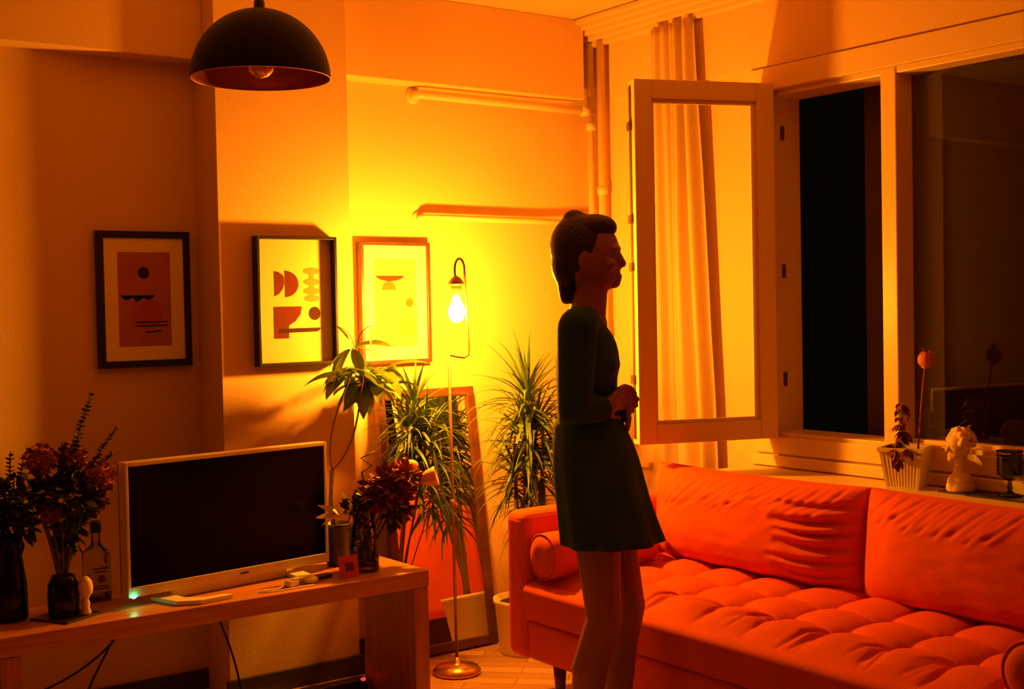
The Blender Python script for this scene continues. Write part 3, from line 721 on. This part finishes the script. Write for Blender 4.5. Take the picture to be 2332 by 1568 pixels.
# ================================================================= DRACAENAS
def dracaena(lab, P, prof, soilz, heads, stemr, seed, nl):
    rnd = random.Random(seed)
    t = thing('potted_dracaena', lab, 'plant', tuple(P))
    b = MB(); b.lathe(prof, P, 40); b.build('pot', M['ceramic'], t)
    rr = prof[3][0] * .9
    b = MB(); b.lathe([(0, soilz + .004), (rr, soilz)], P, 24); b.build('soil', M['soil'], t)
    b = MB()
    for h_, L, n in heads:
        h_ = V(h_); b.tube(bez([P + V((rnd.uniform(-.02, .02), rnd.uniform(-.02, .02), soilz)), P + V((0, 0, .3)), h_ - V((0, 0, .12)), h_]), stemr if h_.z > .8 or seed == 7 else stemr * .5, 8)
    b.build('stem', M['bark'], t)
    b = MB()
    for h_, L, n in heads:
        h_ = V(h_)
        for k in range(n):
            q = k / n; a = k * 2.39996 + rnd.uniform(-.2, .2); el = -.45 + 1.75 * q ** 1.3 + rnd.uniform(-.15, .15)
            dv = V((math.cos(a) * math.cos(el), math.sin(a) * math.cos(el) * .8, math.sin(el)))
            LL = L * rnd.uniform(.75, 1.1) * (1 - .15 * q)
            b.blade(h_ + V((0, 0, -.10 + .10 * q)) + dv * .008, dv, LL, .0155, rnd.uniform(1.3, 2.6) * (1 - .55 * q))
    for i, v in enumerate(b.v):         # nothing grows through the wall
        if v[1] > 4.15 and v[0] > 2.3: b.v[i] = (v[0], 4.15 + (v[1] - 4.15) * .1, v[2])
        elif v[1] > 4.06 and v[0] <= 2.3: b.v[i] = (v[0], 4.06 + (v[1] - 4.06) * .1, v[2])
    b.build('leaves', M['leaf'], t)
    return t
dracaena('tall dracaena with arching grassy leaves between the lamp and the sofa arm', V((2.895, 3.95, 0)),
         [(0, 0), (.095, 0), (.10, .01), (.115, .19), (.122, .195), (.122, .21), (.112, .21), (.105, .17), (0, .165)], .19,
         [((2.915, 3.93, 1.0), .33, 84), ((2.95, 3.93, .88), .31, 70), ((2.88, 3.90, .84), .29, 60), ((2.84, 3.92, .72), .24, 44), ((2.96, 3.90, .74), .25, 44), ((2.90, 3.90, .62), .22, 40)], .007, 7, 60)
dracaena('bushy dracaena in front of the leaning mirror, behind the bench end', V((2.352, 3.995, 0)),
         [(0, 0), (.06, 0), (.062, .01), (.075, .18), (.08, .185), (.08, .20), (.072, .20), (.067, .165), (0, .16)], .18,
         [((2.45, 4.01, .98), .25, 60), ((2.42, 4.00, .90), .22, 44), ((2.50, 4.01, .86), .26, 50), ((2.46, 4.0, .76), .24, 40), ((2.51, 3.99, .68), .20, 30)], .0045, 9, 60)

# ================================================================= SOFA
sf = thing('sofa', 'long orange velvet sofa with a tufted seat along the window wall', 'sofa', (2.9, 2.45, 0))
SX0, SX1, SY0, SY1 = 2.52, 3.275, 1.385, 3.55
ARM = .115
def rbox(b, a, c, r=.02, n=4): b.box(a, c)
def slab(name, a, c, bev, m=M['velvet'], seg=4):
    b = MB(); b.box(a, c); return b.build(name, m, sf, bevel=bev, seg=seg)
slab('base', (SX0 + .006, SY0 + ARM, .145), (SX1, SY1 - ARM, .280), .018)
for y0, y1 in ((SY1 - ARM, SY1), (SY0, SY0 + ARM)):
    slab('arm', (SX0, y0, .140), (SX1 - .02, y1, .640), .035)
slab('back', (SX1 - .075, SY0 + ARM - .01, .15), (SX1, SY1 - ARM + .01, .640), .035)
# tufted seat
yA, yB = SY0 + ARM + .003, SY1 - ARM - .003
xA, xB = SX0 - .002, SX1 - .08
btn = [(x, y) for x in (2.745, 2.925) for y in [2.68 + .2 * k for k in (-6, -5, -4, -3, -2, -1, 0, 1, 2, 3)] if yA + .08 < y < yB - .06]
rs = random.Random(4)
folds = []
for (bx, by) in btn:
    if bx < 2.8:
        for k in range(4): folds.append((bx - .02, by + rs.uniform(-.03, .03), bx - rs.uniform(.12, .2), by + rs.uniform(-.02, .11) - .05 * k * .3, rs.uniform(.005, .009), rs.uniform(.008, .014)))
    for dy in (-.1, .1): folds.append((bx, by, bx, by + dy, .010, .010))
def segd(px, py, f):
    ax_, ay, bx_, by_ = f[:4]; dx, dy = bx_ - ax_, by_ - ay; L2 = dx * dx + dy * dy
    q = max(0, min(1, ((px - ax_) * dx + (py - ay) * dy) / L2)); return math.hypot(px - ax_ - dx * q, py - ay - dy * q), q
def seat(u, v):
    y = yA + (yB - yA) * v
    # u: 0..0.12 front side rising, then top
    if u < .14:
        q = u / .14; a = q * PI / 2; r = .035
        if q < .35: x = xA; z = .284 + (.375 - .284) * (q / .35)
        else:
            a = (q - .35) / .65 * PI / 2; x = xA + .03 * (1 - math.cos(a)); z = .375 + .03 * math.sin(a) - .002
        bul = .012 * math.sin(PI * min(1, q)) 
        return (x - bul, y, z)
    q = (u - .14) / .86; x = xA + .03 + (xB - xA - .03) * q
    uu = (x - 2.745) / .18; vv = (y - 2.68) / .2
    a = abs(math.sin(PI * uu)) ** .62 if -.5 < uu < 1.5 else 1
    c = abs(math.sin(PI * vv)) ** .62
    edge = min(1, (x - xA - .02) / .10)
    h = -.004 + .052 * (.52 * a + .48 * c) * edge
    dm = min(math.hypot(x - p[0], y - p[1]) for p in btn)
    h -= .020 * math.exp(-(dm / .024) ** 2)
    for f in folds:
        if abs(y - f[1]) < .2:
            dd, qq = segd(x, y, f)
            if dd < .03: h -= f[5] * math.exp(-(dd / f[4]) ** 2) * (1 - qq * .75)
    h += .002 * noise.noise(V((x * 14, y * 9, 3)))
    return (x, y, .403 + h)
b = MB(); b.grid(90, 400, seat)
zb = .284
k = len(b.v)
for (x, y) in ((xA, yA), (xB, yA), (xB, yB), (xA, yB)): b.v.append((x, y, zb))
b.f.append((k, k+3, k+2, k+1)); b.mi.append(0); b.sm.append(False)
nv = 400
end0 = [i * nv for i in range(90)]; end1 = [i * nv + nv - 1 for i in range(90)]
b.f.append(tuple([k] + end0 + [k + 1])); b.mi.append(0); b.sm.append(False)
b.f.append(tuple(([k + 3] + end1 + [k + 2])[::-1])); b.mi.append(0); b.sm.append(False)
seat_o = b.build('seat_cushion', M['velvet'], sf)
for (x, y) in btn:
    b = MB(); b.ell((x, y, .394), (.011, .011, .005), 12, 8); b.build('button', M['velvet_in'], seat_o)
b = MB(); b.tube([(xA - .003, yA + .01, .374), (xA - .003, yB - .01, .374)], .0035, 6); b.build('piping', M['velvet_in'], seat_o)
for (x, y) in ((2.585, 3.335), (2.60, 1.56), (3.2, 3.45), (3.2, 1.50)):
    b = MB(); b.tube([(x, y, .150), (x + (.008 if x < 3 else 0), y + (.01 if y > 2 else -.01), .0)], [.024, .013], 16); b.build('leg', M['leg'], sf)
# scatter cushions and bolsters lie loose on the sofa
def cushion(lab, y0, y1, zb, zt, xb, xt, th, grooves, seed, nm='back_cushion'):
    W_, H_ = (y1 - y0), (zt - zb)
    ang = math.atan2(xt - xb, H_)
    o_ = V((xb, (y0 + y1) / 2, zb))
    tanv = V((math.sin(ang), 0, math.cos(ang))); nv_ = V((-math.cos(ang), 0, math.sin(ang)))
    Hh = H_ / math.cos(ang); rn = seed
    def pt(u, v, side):
        # u 0..1 left(+Y) to right(-Y), v 0 bottom..1 top
        a, c = 2 * u - 1, 2 * v - 1
        f = max(0, (1 - abs(a) ** 2.4)) ** .52 * max(0, (1 - abs(c) ** 3.0)) ** .5
        pin_u = a * (1 - .02 * (1 - c * c) * (abs(a) ** 2)); pin_v = c * (1 - .045 * (1 - a * a) * (abs(c) ** 2))
        d_ = th * (.5 if side > 0 else .2) * f
        d_ += .006 * noise.noise(V((u * 5, v * 4, rn))) * f + .003 * noise.noise(V((u * 14, v * 11, rn))) * f
        if side > 0:
            for (gu0, gv0, gu1, gv1, gw, gd) in grooves:
                dx, dy = (gu1 - gu0) * W_, (gv1 - gv0) * H_; px_, py_ = (u - gu0) * W_, (v - gv0) * H_
                q = (px_ * dx + py_ * dy) / (dx * dx + dy * dy); q = max(0, min(1, q))
                bow = .012 * math.sin(PI * q)
                dd = abs(math.hypot(px_ - dx * q, py_ - dy * q + bow))
                if dd < gw * 4:
                    s_ = math.sin(PI * min(1, max(0, q * .9 + .1))) ** .5
                    d_ -= gd * math.exp(-(dd / gw) ** 2) * s_; d_ += gd * .5 * math.exp(-((dd - gw * 1.8) / gw) ** 2) * s_
        return o_ + V((0, -pin_u * W_ / 2, 0)) + tanv * ((pin_v + 1) / 2 * Hh) + nv_ * (d_ if side > 0 else -d_)
    t = thing(nm, lab, 'cushion', tuple(o_), 'loose back cushions on the sofa')
    b = MB(); nu, nvv = 110, 70
    b.grid(nu, nvv, lambda u, v: pt(u, v, 1)); b.grid(nu, nvv, lambda u, v: pt(1 - u, v, -1))
    cv = b.build('cover', M['velvet'], t)
    wm = cv.modifiers.new('weld', 'WELD'); wm.merge_threshold = .0008
    b = MB(); pts = [pt(u, 0, 1) for u in [k / 40 for k in range(41)]] + [pt(1, v, 1) for v in [k / 20 for k in range(1, 21)]] + [pt(1 - u, 1, 1) for u in [k / 40 for k in range(1, 41)]] + [pt(0, 1 - v, 1) for v in [k / 20 for k in range(1, 21)]]
    b.tube(pts, .0028, 6); b.build('piping', M['velvet_in'], t)
    return t
rs = random.Random(8)
g1 = []
for k in range(9):      # short pulls running down-left from the top-left corner
    u = .10 + .055 * k + rs.uniform(-.01, .01); g1.append((u + .05, .95 - .02 * k % .1, u - .06 + rs.uniform(-.02, .02), .60 + rs.uniform(-.05, .12), rs.uniform(.005, .009), rs.uniform(.006, .010)))
for k in range(6):      # pulls from the right edge
    v = .82 - .125 * k; g1.append((.985, v, .80 - rs.uniform(0, .16), v - rs.uniform(-.01, .07), rs.uniform(.007, .012), rs.uniform(.010, .016)))
for k in range(5):
    u = .55 + .08 * k; g1.append((u + .06, .96, u - .03, .80 - .03 * k, .008, .008))
g2 = []
for k in range(9):
    u = .10 + .06 * k; g2.append((u + .03, .97, u - .06, .72 + rs.uniform(-.08, .05), rs.uniform(.006, .010), rs.uniform(.007, .012)))
for k in range(8):
    v = .92 - .08 * k; g2.append((.99, v, .74 + rs.uniform(-.08, .08), v - .14, rs.uniform(.007, .011), rs.uniform(.007, .012)))
cushion('large orange velvet back cushion nearer the room corner, creased at its right edge', 2.500, 3.432, .425, .758, 3.125, 3.150, .30, g1, 1.3)
cushion('large orange velvet back cushion nearer the camera, under the window ornaments', 1.58, 2.500, .425, .760, 3.115, 3.150, .28, g2, 4.7)
def bolster(lab, y, z, x0, x1, r):
    t = thing('bolster', lab, 'cushion', (x0, y, z - r), 'round bolsters inside the sofa arms')
    b = MB(); pr = [(0.001, 0), (r * .35, -.006), (r * .7, -.002), (r * .93, .012), (r, .035)] + [(r * (1 + .01 * math.sin(k)), .035 + (x1 - x0 - .07) * k / 12) for k in range(1, 12)] + [(r, x1 - x0 - .035), (r * .93, x1 - x0 - .012), (r * .6, x1 - x0), (0.001, x1 - x0)]
    b.lathe(pr, (x0, y, z), 40, Matrix.Rotation(PI / 2, 3, 'Y'), lambda a, z_: 1 + .012 * math.sin(5 * a + z_ * 20)); b.build('cover', M['velvet_in'], t)
    b = MB(); b.tube([(x0 + .010, y + (r + .000) * .955 * math.cos(a), z + (r + .000) * .955 * math.sin(a)) for a in [2 * PI * k / 40 for k in range(41)]], .003, 6); b.build('piping', M['velvet'], t)
bolster('round orange velvet bolster against the far sofa arm by the person', 3.352, .502, 2.525, 3.0, .078)
bolster('round orange velvet bolster against the near sofa arm, cut by the picture edge', 1.582, .502, 2.525, 3.0, .078)

# ================================================================= WINDOW BOARD THINGS
SZ = .72
t = thing('planter', 'square fluted white planter on the window board beside the mullion', 'planter', (3.455, 2.60, SZ))
b = MB(); ang = R_(22); cc = V((3.452, 2.597, SZ)); hb, ht, hz = .052, .070, .135
def sqr(h, z, nfl=0):
    pts = []
    for s_ in range(4):
        a0 = ang + s_ * PI / 2; ca, sa = math.cos(a0), math.sin(a0)
        for k in range(24):
            q = -1 + 2 * k / 24; dep = (.0022 * (1 if k % 2 else 0)) if nfl and 2 < k < 22 else 0
            x, y = h - dep, q * h; pts.append(cc + V((ca * x - sa * y, sa * x + ca * y, z)))
    return pts
rings = [sqr(hb, 0), sqr(hb, .008), sqr(hb * 1.01, .010, 1), sqr(ht * .97, hz - .018, 1), sqr(ht * .98, hz - .016), sqr(ht + .004, hz - .012), sqr(ht + .004, hz), sqr(ht - .006, hz), sqr(ht - .012, hz - .02)]
vs = [p for r in rings for p in r]; nn = 96
b.add(vs, [(i*nn + k, i*nn + (k+1) % nn, (i+1)*nn + (k+1) % nn, (i+1)*nn + k) for i in range(len(rings) - 1) for k in range(nn)] + [tuple(range(nn))[::-1]], False)
b.build('pot', M['ceramic'], t)
b = MB(); b.add([p for p in rings[-1]], [tuple(range(nn))], False); b.build('soil', M['soil'], t)
rnd = random.Random(31)
t = thing('trailing_plant', 'small burgundy leafed plant spilling over the rim of the white planter', 'plant', (3.43, 2.61, SZ + hz - .02))
b = MB(); pb = V((3.435, 2.60, SZ + .10)); b.tube(bez([pb, pb + V((.01, .0, .08)), (3.44, 2.605, .985)]), .003, 6); b.tube(bez([pb, pb + V((-.03, 0, .10)), (3.365, 2.575, .82)]), .0025, 6); b.tube(bez([pb, pb + V((-.03, 0, .10)), (3.385, 2.535, .84)]), .0025, 6); b.build('stem', M['stem'], t)
b = MB()
for z in (.99, .975, .945, .92, .90, .885, .87, .86):
    for k in range(6):
        a = rnd.uniform(0, 2 * PI); b.leaf((3.44, 2.603, z), (math.cos(a), math.sin(a), rnd.uniform(-.1, .5)), rnd.uniform(.03, .055), .022, 1.4, 4, rnd.uniform(-.5, .5), .2)
for c3 in ((3.37, 2.58, .845), (3.385, 2.54, .85), (3.39, 2.60, .86), (3.365, 2.565, .82)):
    for k in range(9):
        a = rnd.uniform(0, 2 * PI); b.leaf(c3, (math.cos(a) * .8 - .2, math.sin(a), rnd.uniform(-.9, .3)), rnd.uniform(.025, .045), .020, 1.0, 4, rnd.uniform(-.8, .8), .2)
b.build('leaves', M['burgundy'], t)
t = thing('ball_flower', 'single fuzzy pink ball flower on a long stem standing in the white planter', 'flower', (3.455, 2.56, SZ + .1))
b = MB(); b.tube(bez([(3.455, 2.555, SZ + .10), (3.455, 2.54, 1.0), (3.452, 2.52, 1.12)]), .0032, 8); b.build('stem', M['pink'], t)
b = MB(); c = V((3.452, 2.516, 1.138)); b.ell(c, (.027, .027, .0255), 24, 16)
for i in range(400):
    z = 1 - 2 * (i + .5) / 400; a = i * 2.39996; s_ = math.sqrt(1 - z * z); dv = V((math.cos(a) * s_, math.sin(a) * s_, z)); b.leaf(c + dv * .026, dv + V((rnd.uniform(-.3, .3), rnd.uniform(-.3, .3), rnd.uniform(-.3, .3))), .005, .003, 0, 2)
b.build('flower_head', M['ball'], t)
b = MB()
for k in range(7): a = PI * k / 6 - .4; b.leaf(c + V((0, 0, .022)), (-.5 + .2 * math.cos(a), .6 * math.cos(a), .8), .035, .006, .8, 4)
b.build('leaves', M['stem'], t)

# bust: one continuous carved surface
t = thing('bust', 'pale plaster head bust with curly hair on a round foot, on the window board', 'sculpture', (3.485, 2.418, SZ))
fc = V((-.85, .40, 0)).normalized(); sd = V((-fc.y, fc.x, 0)); o_ = V((3.485, 2.418, SZ))
def L2(f_, s_, z): return o_ + fc * f_ + sd * s_ + V((0, 0, z))
b = MB()
b.lathe([(0.001, 0.0), (.042, 0), (.044, .006), (.044, .018), (.039, .024), (.040, .032), (.034, .046), (.024, .056), (.001, .057)], o_, 32)
b.cone(L2(0, 0, .04), .024, L2(.004, 0, .075), .017); b.cone(L2(.0, 0, .07), .017, L2(.004, 0, .11), .020)
MRB = Matrix(((fc.x, sd.x, 0), (fc.y, sd.y, 0), (0, 0, 1)))
b.ell(L2(.004, 0, .142), (.036, .031, .045), 24, 16, MRB)
b.ell(L2(.018, 0, .112), (.020, .020, .016), 16, 10, MRB)
b.cone(L2(.038, 0, .146), .0045, L2(.045, 0, .130), .0065)
b.ell(L2(.036, 0, .116), (.006, .010, .003)); b.ell(L2(.035, 0, .110), (.006, .009, .003)); b.ell(L2(.032, 0, .152), (.008, .022, .004)); b.ell(L2(.034, 0, .101), (.009, .010, .008))
for s_ in (-1, 1): b.ell(L2(.033, s_ * .012, .143), (.005, .007, .004)); b.ell(L2(.0, s_ * .031, .135), (.009, .005, .013), 12, 8, MRB)
rnd = random.Random(2)
for i in range(90):
    z = rnd.uniform(-.25, 1); a = rnd.uniform(0, 2 * PI); s2 = math.sqrt(max(0, 1 - z * z)); x_, y_ = math.cos(a) * s2, math.sin(a) * s2
    if x_ > .55 and z < .72: continue
    b.ell(L2(-.002 + x_ * .041, y_ * .038, .155 + z * .040), rnd.uniform(.008, .0125), 10, 6)
bo = b.build('body', M['plaster'], t); remesh(bo, .0022, 2)

# ribbed goblet
t = thing('goblet', 'dark green ribbed glass goblet on the window board right of the bust', 'goblet', (3.50, 2.255, SZ))
b = MB(); pr = [(0.001, 0), (.034, .001), (.036, .004), (.012, .010), (.006, .018), (.009, .026), (.006, .034), (.007, .046), (.022, .054), (.034, .064)]
for k in range(6):
    z = .066 + k * .0115; pr += [(.040, z), (.036, z + .0085)]
pr += [(.040, .138), (.0375, .138), (.033, .07), (.001, .060)]
b.lathe(pr, (3.50, 2.255, SZ), 40); b.build('cup', M['greenglass'], t)
t = thing('coaster', 'dark slate slab under the bust and the goblet', 'coaster', (3.48, 2.30, SZ))
for o2 in ('bust', 'goblet'): bpy.data.objects[o2].location.z += .0052
b = MB(); b.box((3.43, 2.10, SZ + .0004), (3.545, 2.365, SZ + .005)); b.box((3.44, 2.36, SZ + .0004), (3.54, 2.47, SZ + .005)); b.build('slab', M['bowl'], t, bevel=.001)

# ================================================================= CABLES AND STRIP UNDER THE BENCH
def cable(pts, lab, r=.0035):
    b = MB(); b.tube(bez(pts, 24), r, 6); o = b.build('cable', M['cable'], loc=pts[-1]); tag(o, lab, 'cable', 'black cables hanging under the bench'); return o
cable([(1.36, 3.965, .41), (1.36, 3.98, .33), (1.25, 3.98, .22), (1.08, 3.98, .17), (.96, 3.97, .18)], 'black cable looping down to the left under the bench')
cable([(1.345, 3.975, .40), (1.32, 3.985, .30), (1.22, 3.985, .20), (1.17, 3.99, .02)], 'black cable dropping towards the floor beside the looping one')
cable([(1.62, 3.97, .42), (1.66, 3.98, .30), (1.72, 3.985, .20), (1.74, 3.99, .02)], 'black cable hanging straight under the middle of the television')
cable([(2.17, 3.90, .03), (2.12, 3.80, .006), (2.17, 3.72, .006), (2.10, 3.62, .006)], 'black cable lying on the floor beside the power strip')
t = thing('power_strip', 'dark power strip with a red glowing switch on the floor under the bench', 'power strip', (2.09, 3.93, 0))
b = MB(); b.box((1.93, 3.90, .001), (2.175, 3.955, .04)); b.build('body', M['plastic'], t, bevel=.006)
b = MB(); b.ell((2.155, 3.905, .040), (.010, .008, .006)); b.build('switch', M['red_led'], t)['label'] = 'red glowing switch'
b = MB()
for k in range(3): b.ell((1.97 + .05 * k, 3.927, .040), (.018, .018, .003), 16, 6)
b.build('socket', M['base'], t)
t = thing('media_box', 'flat black media box on the floor under the bench', 'media box', (1.75, 3.90, 0))
b = MB(); b.box((1.50, 3.80, .008), (1.88, 4.0, .055)); b.build('case', M['plastic'], t, bevel=.004)
for x in (1.53, 1.85):
    for y in (3.83, 3.97): b = MB(); b.tube([(x, y, 0), (x, y, .009)], .012, 12); b.build('foot', M['cable'], t)

# ================================================================= PERSON
PO = V((2.290, 2.805, 0)); pf = V((.70, -.714, 0)).normalized(); ps = V((-pf.y, pf.x, 0))
def L3(f_, s_, z): return PO + pf * f_ + ps * s_ + V((0, 0, z * .985 - (.022 if z > 1.38 else 0)))
MR3 = Matrix(((pf.x, ps.x, 0), (pf.y, ps.y, 0), (0, 0, 1)))
pr_ = thing('person', 'woman in a dark green dress, dark hair pinned up, walking past the far sofa arm', 'person', tuple(PO))
b = MB()
# trunk
b.ell(L3(.01, 0, .89), (.082, .125, .10), 20, 14, MR3); b.cone(L3(0, 0, .86), .095, L3(.0, 0, 1.05), .076); b.cone(L3(0, 0, 1.03), .076, L3(.0, 0, 1.20), .082)
b.ell(L3(.0, 0, 1.19), (.080, .130, .12), 20, 14, MR3); b.cone(L3(-.005, -.12, 1.295), .046, L3(-.005, .12, 1.295), .046)
b.cone(L3(-.005, 0, 1.28), .060, L3(.018, 0, 1.42), .046)
# head
hc = .018
b.ell(L3(hc - .01, 0, 1.525), (.092, .072, .098), 28, 20, MR3); b.ell(L3(hc + .025, 0, 1.475), (.058, .052, .062), 20, 14, MR3)
b.ell(L3(hc + .062, 0, 1.437), (.020, .022, .016)); b.cone(L3(hc + .078, 0, 1.520), .008, L3(hc + .088, 0, 1.492), .0125)
b.ell(L3(hc + .078, 0, 1.457), (.010, .022, .006), 12, 8, MR3); b.ell(L3(hc + .076, 0, 1.447), (.010, .019, .006), 12, 8, MR3)
b.ell(L3(hc + .070, 0, 1.535), (.016, .048, .010), 12, 8, MR3)
for s_ in (-1, 1):
    b.ell(L3(hc + .072, s_ * .030, 1.518), (.009, .013, .008), 12, 8, MR3); b.ell(L3(hc + .055, s_ * .042, 1.488), (.022, .018, .020), 12, 8, MR3)
    b.ell(L3(hc - .012, s_ * .073, 1.505), (.018, .008, .030), 12, 8, MR3)
# legs
def leg(s_, hip, knee, ank, toe):
    b.cone(L3(hip[0] + .02, hip[1] * .85, hip[2] - .04), .072, L3(*knee), .050); b.cone(L3(*knee), .052, L3(knee[0] * .55 + ank[0] * .45 - .012, knee[1], knee[2] * .62 + ank[2] * .38), .050)
    b.cone(L3(knee[0] * .6 + ank[0] * .4 - .010, knee[1], knee[2] * .66 + ank[2] * .34), .051, L3(*ank), .034)
    b.cone(L3(ank[0] - .03, ank[1], .040), .030, L3(ank[0] + .08, ank[1], .036), .030); b.cone(L3(ank[0] + .07, ank[1], .034), .032, L3(ank[0] + .145, ank[1], .024), .020)
    for k in range(5): b.cone(L3(ank[0] + .14, ank[1] + (k - 2) * .013, .016), .009, L3(ank[0] + .175 - abs(k - (1 if s_ > 0 else 3)) * .006, ank[1] + (k - 2) * .014, .012), .008)
leg(-1, (.0, -.075, .84), (.045, -.070, .46), (-.03, -.065, .085), None)
leg(1, (.02, .075, .84), (.10, .06, .475), (.06, .055, .085), None)
# arms and hands
def arm(s_, sh, el, wr, hd):
    b.cone(L3(*sh), .044, L3(*el), .034); b.cone(L3(*el), .035, L3(*wr), .023)
    w_ = L3(*wr); h_ = L3(*hd); dv = (h_ - w_).normalized(); side = ps if abs(dv.dot(ps)) < .7 else pf; up_ = dv.cross(side).normalized()
    b.cone(w_, .022, w_ + dv * .04, .022)
    for q in (-.014, 0, .014): b.cone(w_ + dv * .02 + up_ * q * .6, .014, w_ + dv * .082 + up_ * q * 1.4, .013)
    for k in range(4):
        q = (k - 1.5) * .019; L = (.064, .074, .069, .052)[k]; p0 = w_ + dv * .085 + up_ * q; p1 = p0 + dv * L * .45; p2 = p1 + (dv * .75 - V((0, 0, .5)) + side * .25 * -s_).normalized() * L * .35; p3 = p2 + (dv * .4 - V((0, 0, .8)) + side * .35 * -s_).normalized() * L * .28
        b.cone(p0, .0095, p1, .009, 10); b.cone(p1, .009, p2, .0085, 10); b.cone(p2, .0085, p3, .0075, 10)
    p0 = w_ + dv * .03 + up_ * .020; p1 = p0 + (up_ * .8 + dv * .6).normalized() * .035; p2 = p1 + (dv * .9 + up_ * .2).normalized() * .03
    b.cone(p0, .013, p1, .0105, 10); b.cone(p1, .0105, p2, .0085, 10)
A_R = ((-.008, -.145, 1.290), (-.015, -.165, 1.070), (.050, -.105, 1.060), (.078, -.062, 1.075))
A_L = ((-.008, .145, 1.290), (-.015, .165, 1.070), (.050, .105, 1.040), (.078, .062, 1.045))
arm(-1, *A_R); arm(1, *A_L)
bo = b.build('body', M['skin'], pr_); remesh(bo, .0045, 4)
# hair
b = MB(); b.ell(L3(hc - .030, 0, 1.540), (.088, .081, .098), 28, 20, MR3); b.ell(L3(hc - .065, 0, 1.49), (.050, .062, .065), 20, 14, MR3); b.ell(L3(hc + .010, 0, 1.596), (.066, .062, .040), 20, 14, MR3)
b.ell(L3(hc - .045, 0, 1.622), (.034, .034, .028), 18, 12, MR3); b.cone(L3(hc - .07, 0, 1.47), .035, L3(hc - .07, 0, 1.40), .022)
ho = b.build('hair', M['hair'], pr_); remesh(ho, .005, 3)
for s_ in (-1, 1): b = MB(); b.ell(L3(hc + .0765, s_ * .028, 1.518), (.004, .008, .0045), 12, 8, MR3); b.build('eye', M['ink'], pr_)
# dress: bodice with sleeves, then skirt
b = MB(); b.cone(L3(0, 0, .95), .096, L3(0, 0, 1.06), .084); b.cone(L3(0, 0, 1.04), .084, L3(0, 0, 1.2), .090); b.ell(L3(.004, 0, 1.19), (.090, .141, .125), 20, 14, MR3)
b.cone(L3(-.005, -.125, 1.296), .055, L3(-.005, .125, 1.296), .055); b.ell(L3(.045, -.055, 1.18), (.045, .050, .045)); b.ell(L3(.045, .055, 1.18), (.045, .050, .045))
for s_, A in ((-1, A_R), (1, A_L)):
    b.cone(L3(*A[0]), .056, L3(*A[1]), .048); b.cone(L3(*A[1]), .048, L3(A[2][0] * .92 + A[1][0] * .08, A[2][1], A[2][2] * .92 + A[1][2] * .08), .038)
do = b.build('bodice', M['dress'], pr_); remesh(do, .006, 5)
b = MB()
prof3 = [(1.03, .0, .092, .115), (.98, .006, .102, .130), (.92, .014, .114, .148), (.84, .022, .117, .154), (.76, .034, .122, .160), (.71, .042, .126, .163), (.672, .048, .128, .165)]
vs = []; nn = 96
for i, (z, cf, rf, rs2) in enumerate(prof3):
    q = i / (len(prof3) - 1)
    for k in range(nn):
        a = 2 * PI * k / nn; fo = 1 + .055 * q * math.sin(a * 9 + 1.1) + .03 * q * math.sin(a * 5)
        ext = .030 * q * max(0, math.cos(a)) 
        vs.append(L3(cf + math.cos(a) * (rf * fo + ext), math.sin(a) * rs2 * fo, z))
b.add(vs, [(i*nn + k, i*nn + (k+1) % nn, (i+1)*nn + (k+1) % nn, (i+1)*nn + k) for i in range(len(prof3) - 1) for k in range(nn)])
sk = b.build('skirt', M['dress'], pr_, sub=1); m = sk.modifiers.new('thick', 'SOLIDIFY'); m.thickness = .003
for s_, fx in ((-1, -.03), (1, .06)):
    b = MB(); yv = -.065 if s_ < 0 else .055
    b.cone(L3(fx - .05, yv, .013), .012, L3(fx + .17, yv, .010), .010)
    for q in (0, .5, 1): b.ell(L3(fx + .06 - .0 + .05 * (q - .5), yv, .009), (.12, .042, .009), 20, 8, MR3)
    b.build('shoe', M['sandal'], pr_)

for o in bpy.data.objects:
    if '_o' in o: del o['_o']
